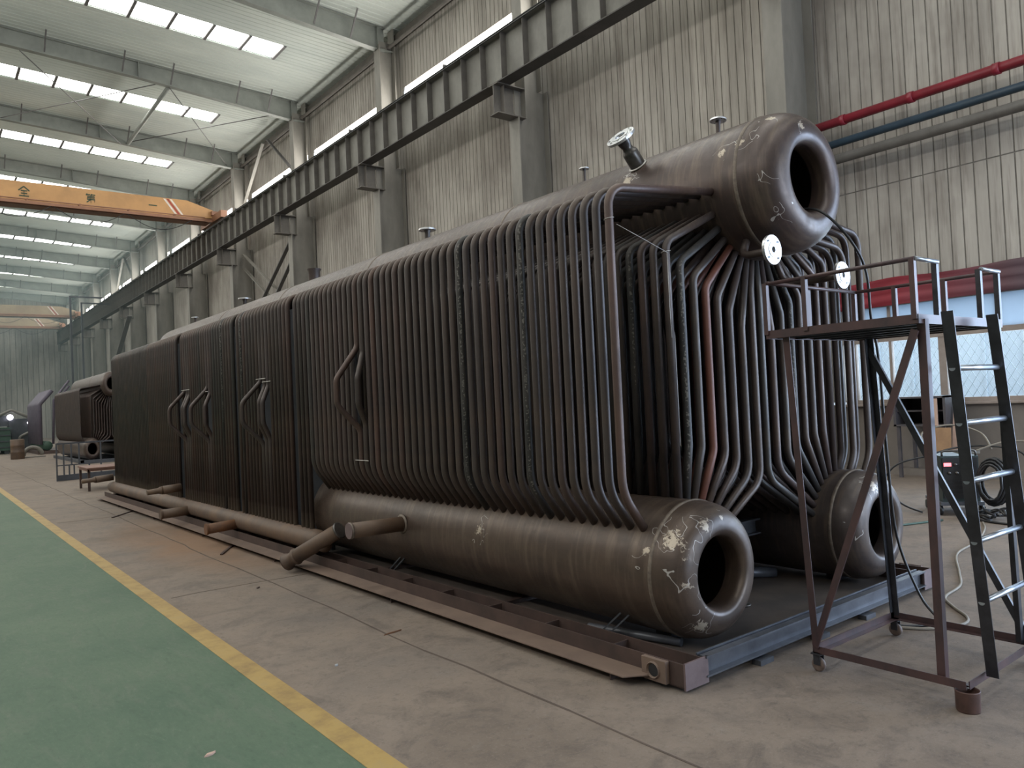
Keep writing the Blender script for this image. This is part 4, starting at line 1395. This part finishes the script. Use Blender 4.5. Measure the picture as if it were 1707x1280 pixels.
# clutter at the far left
D = empty('steel_drum', (3.68, 41.9, 0)); tag(D, 'rusty steel drum standing at far left edge', 'barrel')
p = MB(); p.lathe([(.001, 0), (.27, 0), (.28, .02), (.275, .3), (.285, .32), (.275, .34), (.275, .6), (.285, .62), (.275, .64), (.28, .88), (.26, .90), (.24, .87), (.001, .87)], (0, 0, 0), 'z', 24); p.build('barrel_body', M['rust_pipe'], D)
E_ = empty('pipe_bend', (4.35, 42.6, 0)); tag(E_, 'large pale curved pipe bend beside the rusty drum', 'pipe')
p = MB(); p.tube([(.38 * math.cos(t * PI / 12), 0, .10 + .38 * math.sin(t * PI / 12)) for t in range(13)], .09, 10); p.box(-.5, .5, -.12, .12, 0, .05); p.build('bend', M['column'], E_)
K = empty('green_tank', (2.2, 50.0, 0)); tag(K, 'dark green machine bed with ribs at far left', 'machine')
p = MB(); p.box(0, 1.9, 0, 3, .2, 1.45); p.build('body', M['green_tank'], K)
for i in range(4):
    p = MB(); p.box(-.02, 1.92, -.05, 0, .35 + i * .32, .40 + i * .32); p.build('rib', M['distant_steel'], K)
p = MB(); p.box(.1, .3, .1, .3, 0, .2); p.box(1.6, 1.8, .1, .3, 0, .2); p.box(.1, .3, 2.6, 2.8, 0, .2); p.box(1.6, 1.8, 2.6, 2.8, 0, .2); p.build('foot', M['distant_steel'], K)
K = empty('lathe_machine', (4.2, 52.0, 0)); tag(K, 'large dark machine with bright reflection spots far down the hall', 'machine')
p = MB()
p.box(0, 1.3, 0, 1.2, 0, 1.9); p.box(.1, .9, -.3, 0, .3, 1.1); p.box(-.6, 0, .2, 1.0, 1.5, 2.1)
p.build('body', M['distant_steel'], K)
p = MB(); p.tube(fillet([(-.5, -.1, 2.1), (.1, -.2, 2.4), (.9, -.2, 2.0), (1.2, -.2, 1.2)], .2), .09, 10); p.tube(fillet([(.2, -.35, .2), (.5, -.35, .9), (1.1, -.35, 1.2)], .2), .07, 8); p.build('hose', M['column'], K)
p = MB(); p.lathe([(.001, -.06), (.12, -.05), (.16, 0), (.12, .04)], (.05, -.12, 2.0), (0, 1, 0), 20); lo = p.build('glow_spot', M['glow_spot'], K)  # glowing discs put in for bright white reflections on the machine
p = MB(); p.lathe([(.001, -.04), (.08, -.02), (.1, 0)], (.95, -.24, 1.65), (0, 1, 0), 16); p.build('glow_spot', M['glow_spot'], K)
# far scaffold posts and gallery pipes in the haze
for i, (x, y, z, lab) in enumerate(((8.6, 60, 10.2, 'thin tall post far down the hall, left of the long brace'), (10.2, 66, 10.6, 'thin tall post far down the hall close to the wall'))):
    p = MB(); p.box(x - .06, x + .06, y - .06, y + .06, 0, z); p.box(x - .05, x + 2.0, y - .05, y + .05, z - .1, z); tag(p.build('gantry_post', M['distant_steel']), lab, 'post', 'far gantry posts')
for z, lab in ((4.6, 'upper distant pipe rack beam along the far right wall'), (4.0, 'lower distant pipe rack beam along the far right wall')):
    p = MB(); p.box(12.55, 12.69, 40, 94, z, z + .12)
    tag(p.build('pipe_rack', M['column']), lab, 'beam')
p = MB(); p.box(13.70, 13.78, 43.0, 45.4, 3.6, 4.3)
wl = tag(p.build('window_90', emis('cyan_window', (0.6, 0.95, 1.0), 2.4)), kind='structure')

# ------------------------------------------------------------------ rolling ladder platform
PL = empty('rolling_ladder_platform', (3.96, 1.66, 0))
tag(PL, 'maroon rolling work platform with ladder and guard rails before the boiler', 'ladder platform')
BW, BD = .93, .80            # base size along x and y
ZB = .125; ZT = 1.90
LEAN = -.13
YB = BD
A_ = .045


def P_(x, y, z):     # lean of the frame grows with height
    return (x + LEAN * (z - ZB) / (ZT - ZB), y, z)


for a, c, n1, n2 in (((0, 0, ZB - .02), (0, YB, ZB - .02), (1, 0, 0), (0, 0, 1)), ((BW, 0, ZB - .02), (BW, YB, ZB - .02), (-1, 0, 0), (0, 0, 1)),
                     ((0, YB, ZB - .02), (BW, YB, ZB - .02), (0, -1, 0), (0, 0, 1)), ((0.02, -.01, ZB - .02), (BW, 0, ZB - .02), (0, 1, 0), (0, 0, 1))):
    p = MB(); p.angle(a, c, .04, .005, 0, n1, n2); p.build('base_rail', M['ladder'], PL)
legs = {'near': ((.02, .10), (.02, .04)), 'back': ((0, YB), (0, YB)), 'farback': ((BW, YB), (BW, YB)), 'right': ((BW - .02, .06), (BW, .04))}
for k, ((x0, y0), (x1, y1)) in legs.items():
    p = MB(); p.angle(P_(x0, y0, ZB - .015), P_(x1, y1, ZT), .040, .005, 0, (1 if x0 < .5 else -1, 0, 0), (0, 1 if y0 < .4 else -1, 0)); p.build('leg', M['ladder'] if k in ('near', 'back') else M['ladder_dark'], PL)
p = MB(); p.bar(P_(-.005, YB - .02, ZB + .02), P_(-.005, .08, ZT - .05), .008, .040, 0, 0, (0, 0, 1)); p.bar(P_(.010, YB - .02, ZB + .02), P_(.010, .08, ZT - .05), .03, .006, 0, 0, (0, 0, 1)); p.build('diagonal_brace', M['ladder'], PL)
p = MB(); p.bar(P_(BW, YB, ZT - .08), P_(BW, .05, ZB + .02), .03, .035); p.build('diagonal_brace', M['ladder_dark'], PL)
# deck
dx0, dx1, dy0, dy1 = -.16, .84, .05, .88
p = MB()
for a, c in (((dx0, dy0), (dx1, dy0)), ((dx1, dy0), (dx1, dy1)), ((dx1, dy1), (dx0, dy1)), ((dx0, dy1), (dx0, dy0))):
    p.bar((a[0], a[1], ZT), (c[0], c[1], ZT), .006, .045)
p.build('deck_rim', M['ladder'], PL)
p = MB(); p.box(dx0, dx1, dy0, dy1, ZT + .012, ZT + .018); p.build('deck_plate', M['frame_lilac'], PL)
for i in range(5):
    x = dx0 + .1 + i * .19
    p = MB(); p.box(x, x + .03, dy0, dy1, ZT - .02, ZT + .012); p.build('deck_bearer', M['ladder_dark'], PL)
# guard rails
ZH = 2.19
def hb(a, c, nm='guard_rail', m='ladder', r_=.011):
    p = MB(); p.cyl(a, c, r_, 10); return p.build(nm, M[m], PL)
hb((dx0, dy0, ZH), (dx0, dy1 - .03, ZH - .005)); hb((dx0, dy0, ZH), (dx0 + .24, dy0, ZH), m='rung'); hb((dx1 - .24, dy0, ZH), (dx1, dy0, ZH), m='rung'); hb((dx1, dy0, ZH), (dx1, dy1, ZH))
hb((dx0, dy1 - .02, ZH), (dx1, dy1, ZH))
for (x, y, m_) in ((dx0, dy0, 'ladder'), (dx0 + .24, dy0, 'ladder_dark'), (dx1 - .24, dy0, 'ladder_dark'), (dx1, dy0, 'ladder_dark'), (dx0, .62, 'ladder'), (dx0, dy1 - .02, 'ladder'), (dx1, .33, 'ladder'), (dx1, .62, 'ladder'), (dx1, dy1, 'ladder'), (.3, dy1, 'ladder')):
    p = MB(); p.angle((x - .012, y, ZT), (x - .012, y, ZH), .026, .004, 0, (1, 0, 0), (0, 1, 0)); p.build('rail_post', M[m_], PL)
# ladder on the near end
LT = ((-.045, -.005, 1.930), (.175, -.025, .135)); RT_ = ((.48, -.005, 1.930), (.80, -.02, .125))
for (a, c) in (LT, RT_):
    p = MB(); p.angle(Vector(c), Vector(a), .056, .005, 0, (1, 0, 0), (0, -1, 0)); p.build('ladder_rail', M['ladder_dark'] if a[0] < .5 else M['ladder'], PL)
for z in (1.655, 1.385, 1.10, .80, .50):
    f0 = (1.93 - z) / (1.93 - .125)
    a = Vector(LT[0]).lerp(Vector(LT[1]), f0); c = Vector(RT_[0]).lerp(Vector(RT_[1]), f0)
    p = MB(); p.cyl(a + Vector((.0, -.02, -.0)), c + Vector((.03, -.02, 0)), .015, 14); p.build('rung', M['rung'], PL)
# casters
for (x, y) in ((.02, YB - .02), (BW - .02, YB - .02), (BW - .02, .02)):
    p = MB()
    p.box(x - .03, x + .03, y - .03, y + .03, ZB - .028, ZB - .02)
    p.box(x - .022, x - .018, y - .02, y + .02, .04, ZB - .028); p.box(x + .018, x + .022, y - .02, y + .02, .04, ZB - .028)
    cs = p.build('caster', M['ladder_dark'], PL)
    p = MB(); p.lathe([(.001, -.014), (.030, -.014), (.038, -.010), (.040, 0), (.038, .010), (.030, .014), (.001, .014)], (x, y, .040), 'x', 20); p.build('wheel', M['caster'], cs)
# can under the near corner
c_ = empty('support_can', (3.985, 1.665, 0)); tag(c_, 'rusty brown round can propping the near corner of the ladder platform', 'can')
p = MB(); p.lathe([(.001, .0), (.050, .0), (.054, .008), (.055, .095), (.057, .10), (.053, .102), (.050, .09), (.048, .08), (.001, .08)], (0, 0, 0), 'z', 28); p.build('can_body', M['pot'], c_)
p = MB(); p.tube([(.0 + .02 * math.cos(t * PI / 5), .02 * math.sin(t * PI / 5) + .01, .10 + .012) for t in range(11)], .004, 6); p.build('ring', M['flange_dark'], c_)

# ------------------------------------------------------------------ cables and hoses
def hose(name, pts, r_, m_, lab, cat='cable', sm=True):
    P = [Vector(p) for p in pts]
    if sm:
        Q = []
        for i in range(len(P) - 1):
            p0 = P[max(i - 1, 0)]; p1 = P[i]; p2 = P[i + 1]; p3 = P[min(i + 2, len(P) - 1)]
            for k in range(6):
                t = k / 6
                Q.append(0.5 * ((2 * p1) + (-p0 + p2) * t + (2 * p0 - 5 * p1 + 4 * p2 - p3) * t * t + (-p0 + 3 * p1 - 3 * p2 + p3) * t ** 3))
        Q.append(P[-1]); P = Q
    p = MB(); p.tube(P, r_, 8)
    return tag(p.build(name, M[m_]), lab, cat)


hose('power_cable', [(4.76, 3.05, 2.79), (4.78, 2.86, 2.80), (4.80, 2.72, 2.74), (4.90, 2.60, 2.54), (5.05, 2.59, 2.34), (5.10, 2.60, 2.04), (5.17, 2.60, 1.76), (5.21, 2.60, 1.1), (5.28, 2.60, .55), (5.35, 2.50, .15), (5.32, 2.38, .014), (5.15, 2.40, .012), (5.05, 2.52, .012), (5.2, 2.62, .012)], .009, 'rubber', 'black cable hanging out of the upper drum opening down to the floor')
hose('air_hose', [(5.0, 2.54, .01), (5.10, 2.36, .01), (5.34, 2.24, .01), (5.52, 2.28, .01), (5.72, 2.45, .01), (5.95, 2.60, .01), (6.35, 2.66, .01), (6.8, 2.85, .01), (7.5, 3.15, .01), (8.2, 3.25, .01), (8.9, 3.45, .01), (9.3, 3.62, .01)], .010, 'cord_tan', 'tan hose looping over the floor behind the ladder platform', 'hose')
hose('welding_cable', [(9.5, 3.9, .012), (9.3, 3.3, .012), (9.6, 2.9, .012), (10.2, 2.7, .012), (11.2, 2.9, .012), (12.2, 2.3, .012)], .014, 'rubber', 'black cable on the floor right of the welding machine')
hose('welding_cable', [(9.8, 3.7, .012), (10.3, 3.2, .012), (10.9, 3.2, .012), (11.6, 3.4, .012), (12.6, 3.0, .012)], .014, 'rubber', 'second black cable trailing away right, farther than the first')
hose('ground_cable', [(8.4, 5.6, .012), (7.8, 4.9, .012), (8.2, 4.4, .012), (9.2, 4.0, .012)], .012, 'green_tank', 'greenish cable on the floor left of the welding machine')

# litter on the floor
def chip(name, lab, cat, x, y, a, l, w_, m_):
    p = MB(); d = Vector((math.cos(a), math.sin(a), 0)); q = Vector((-d.y, d.x, 0))
    c0 = Vector((x, y, .003))
    top = [c0 - d * l, c0 - d * l * .3 + q * w_, c0 + d * l * .5 + q * w_ * .7, c0 + d * l, c0 + d * l * .3 - q * w_, c0 - d * l * .5 - q * w_ * .8]
    v = [t - Vector((0, 0, .003)) for t in top] + [t + Vector((0, 0, .003 + .004 * (k % 2))) for k, t in enumerate(top)]
    p.add(v, [(5, 4, 3, 2, 1, 0), (6, 7, 8, 9, 10, 11)] + [(k, (k + 1) % 6, 6 + (k + 1) % 6, 6 + k) for k in range(6)])
    return tag(p.build(name, M[m_]), lab, cat)


chip('paper_scrap', 'pale tan scrap lying on the green floor near the photographer', 'scrap', 1.06, 3.82, .3, .030, .010, 'plank')
chip('rusty_stick', 'thin rusty strip lying on the concrete beside the skid ledge', 'scrap', 2.63, 4.90, .1, .075, .006, 'rust_orange')
chip('metal_offcut', 'small dark metal offcut on the concrete right of the yellow line', 'scrap', 2.44, 7.07, .8, .03, .012, 'frame')
chip('stone_chip', 'whitish stone chip on the concrete near the slab joint', 'scrap', 2.04, 4.55, .5, .014, .009, 'paper')
# ------------------------------------------------------------------ welding machine
Wd = empty('welding_machine', (9.95, 4.18, 0), math.radians(-52))
tag(Wd, 'dark welding machine with red display on a small cart by the wall', 'welding machine')
p = MB(); p.box(-.20, .20, -.30, .26, .16, .70); p.build('case', M['green_case'], Wd)
p = MB(); p.box(-.185, .185, -.315, -.30, .20, .68)
for k in range(4): p.box(-.17, .17, -.322, -.315, .24 + k * .05, .26 + k * .05)
p.build('front_panel', M['rubber'], Wd)
p = MB(); p.box(-.175, -.095, -.325, -.316, .58, .62); p.build('display', M['led'], Wd)
for x, z in ((-.05, .60), (.08, .60), (-.12, .50), (-.04, .50), (.10, .49)):
    p = MB(); p.lathe([(.001, .016), (.016, .014), (.018, 0)], (x, -.318, z), (0, -1, 0), 12); p.build('knob', M['flange_dark'], Wd)
p = MB(); p.tube(fillet([(-.18, -.28, .70), (-.18, -.28, .76), (.18, -.28, .76), (.18, -.28, .70)], .03), .012, 8); p.build('handle', M['flange_dark'], Wd)
p = MB(); p.box(-.23, .23, -.34, .34, .12, .16); p.build('cart', M['frame_grey'], Wd)
for x, y in ((-.22, -.26), (.22, -.26), (-.22, .28), (.22, .28)):
    p = MB(); p.lathe([(.001, -.02), (.055, -.02), (.06, 0), (.055, .02), (.001, .02)], (x, y, .06), 'x', 16); p.build('wheel', M['rubber'], Wd)
p = MB(); p.box(.10, .30, -.05, .25, .70, .73); p.build('tray', M['column'], Wd)
# coil of hose on its side and cables on top
Cc = empty('cable_coil', (9.56, 3.62, 0)); tag(Cc, 'hanging coil of thick black cable on the right side of the welding machine', 'cable')
p = MB()
for k in range(6):
    rr = .13 + .02 * (k % 3)
    pts = [(.03 * k + .01 * math.sin(t * 3 + k), rr * math.cos(t * 2 * PI / 20) * .9, .42 + 1.55 * rr * math.sin(t * 2 * PI / 20)) for t in range(21)]
    p.tube(pts, .016, 7)
p.build('loops', M['rubber'], Cc)
p = MB()
rg = random.Random(5)
for k in range(9):
    cx_, cy_ = rg.uniform(-.1, .12), rg.uniform(-.15, .1)
    pts = [(cx_ + .15 * math.cos(t / 3 + k), cy_ + .13 * math.sin(t / 3 + k * 2), .03 + .012 * k + .02 * math.sin(t)) for t in range(12)]
    p.tube(pts, .014, 6)
p.build('loose_loops', M['rubber'], Cc)
for k, (pts, lab, m_) in enumerate((([(9.75, 4.3, .72), (9.8, 4.45, .95), (10.0, 4.2, 1.05), (10.1, 3.9, .95), (10.0, 3.75, .76)], 'tan cable arching over the top of the welding machine', 'cord_tan'),
                               ([(9.9, 3.9, .74), (10.1, 3.6, .85), (10.2, 3.2, .80), (10.1, 2.95, .62)], 'thin pale cable springing off the right of the welding machine', 'cord_tan'),
                               ([(9.7, 4.3, .70), (9.45, 4.6, .60), (9.4, 4.75, .35), (9.5, 4.6, .12), (9.6, 4.4, .015)], 'black cable bowing out left of the welding machine', 'rubber'),
                               ([(9.7, 4.25, .73), (9.9, 4.1, .78), (10.0, 3.8, .80), (10.05, 3.45, .72), (10.0, 3.3, .4)], 'thick black cable lying over the welding machine top', 'rubber'))):
    hose('welding_lead', pts, .011, m_, lab)

# wooden cabinet by the window
Cb = empty('wall_cabinet', (13.3, 5.95, 0)); tag(Cb, 'dark open-front cabinet on legs under the side window', 'cabinet')
p = MB(); p.box(-.25, .4, -.42, .42, 1.32, 1.35); p.box(-.25, .4, -.42, .42, .86, .89); p.box(.36, .4, -.42, .42, .86, 1.35); p.box(-.25, .4, -.42, -.38, .86, 1.35); p.box(-.25, .4, .38, .42, .86, 1.35); p.box(-.2, .38, -.40, .40, 1.10, 1.12)
p.build('cabinet_box', M['cabinet'], Cb)
p = MB(); p.box(-.27, -.25, -.30, -.06, .87, 1.31); p.build('door', M['plank'], Cb)
for y in (-.38, .34):
    for x in (-.22, .32):
        p = MB(); p.box(x, x + .05, y, y + .05, 0 if x < 0 else .11, .86); p.build('leg', M['cabinet'], Cb)
p = MB(); p.bar((13.02, 5.42, 0.02), (13.28, 5.42, 1.25), .14, .03, 0, 0, (1, 0, 0)); tag(p.build('wooden_board', M['plank']), 'pale wooden board leaning beside the dark cabinet', 'board')
p = MB(); p.bar((12.95, 5.62, 0.02), (13.02, 5.62, .84), .34, .02, 0, 0, (1, 0, 0)); tag(p.build('plywood_sheet', M['plank_orange']), 'orange-brown plywood sheet leaning under the dark cabinet', 'board')

# welding haze hanging in the far half of the hall
hz = MB(); hz.box(XL + .05, XR - .02, 44.0, Y1 - .05, 0.01, 14.7)
m = bpy.data.materials.new('haze'); m.use_nodes = True; nt = m.node_tree
for n in list(nt.nodes):
    if n.type != 'OUTPUT_MATERIAL': nt.nodes.remove(n)
vs = nt.nodes.new('ShaderNodeVolumePrincipled')
vs.inputs['Density'].default_value = 0.0065; vs.inputs['Color'].default_value = (0.50, 0.68, 0.70, 1)
nt.links.new(vs.outputs[0], [n for n in nt.nodes if n.type == 'OUTPUT_MATERIAL'][0].inputs['Volume'])
tag(hz.build('haze', m), 'thin bluish welding haze filling the far half of the hall', 'haze', kind='stuff')
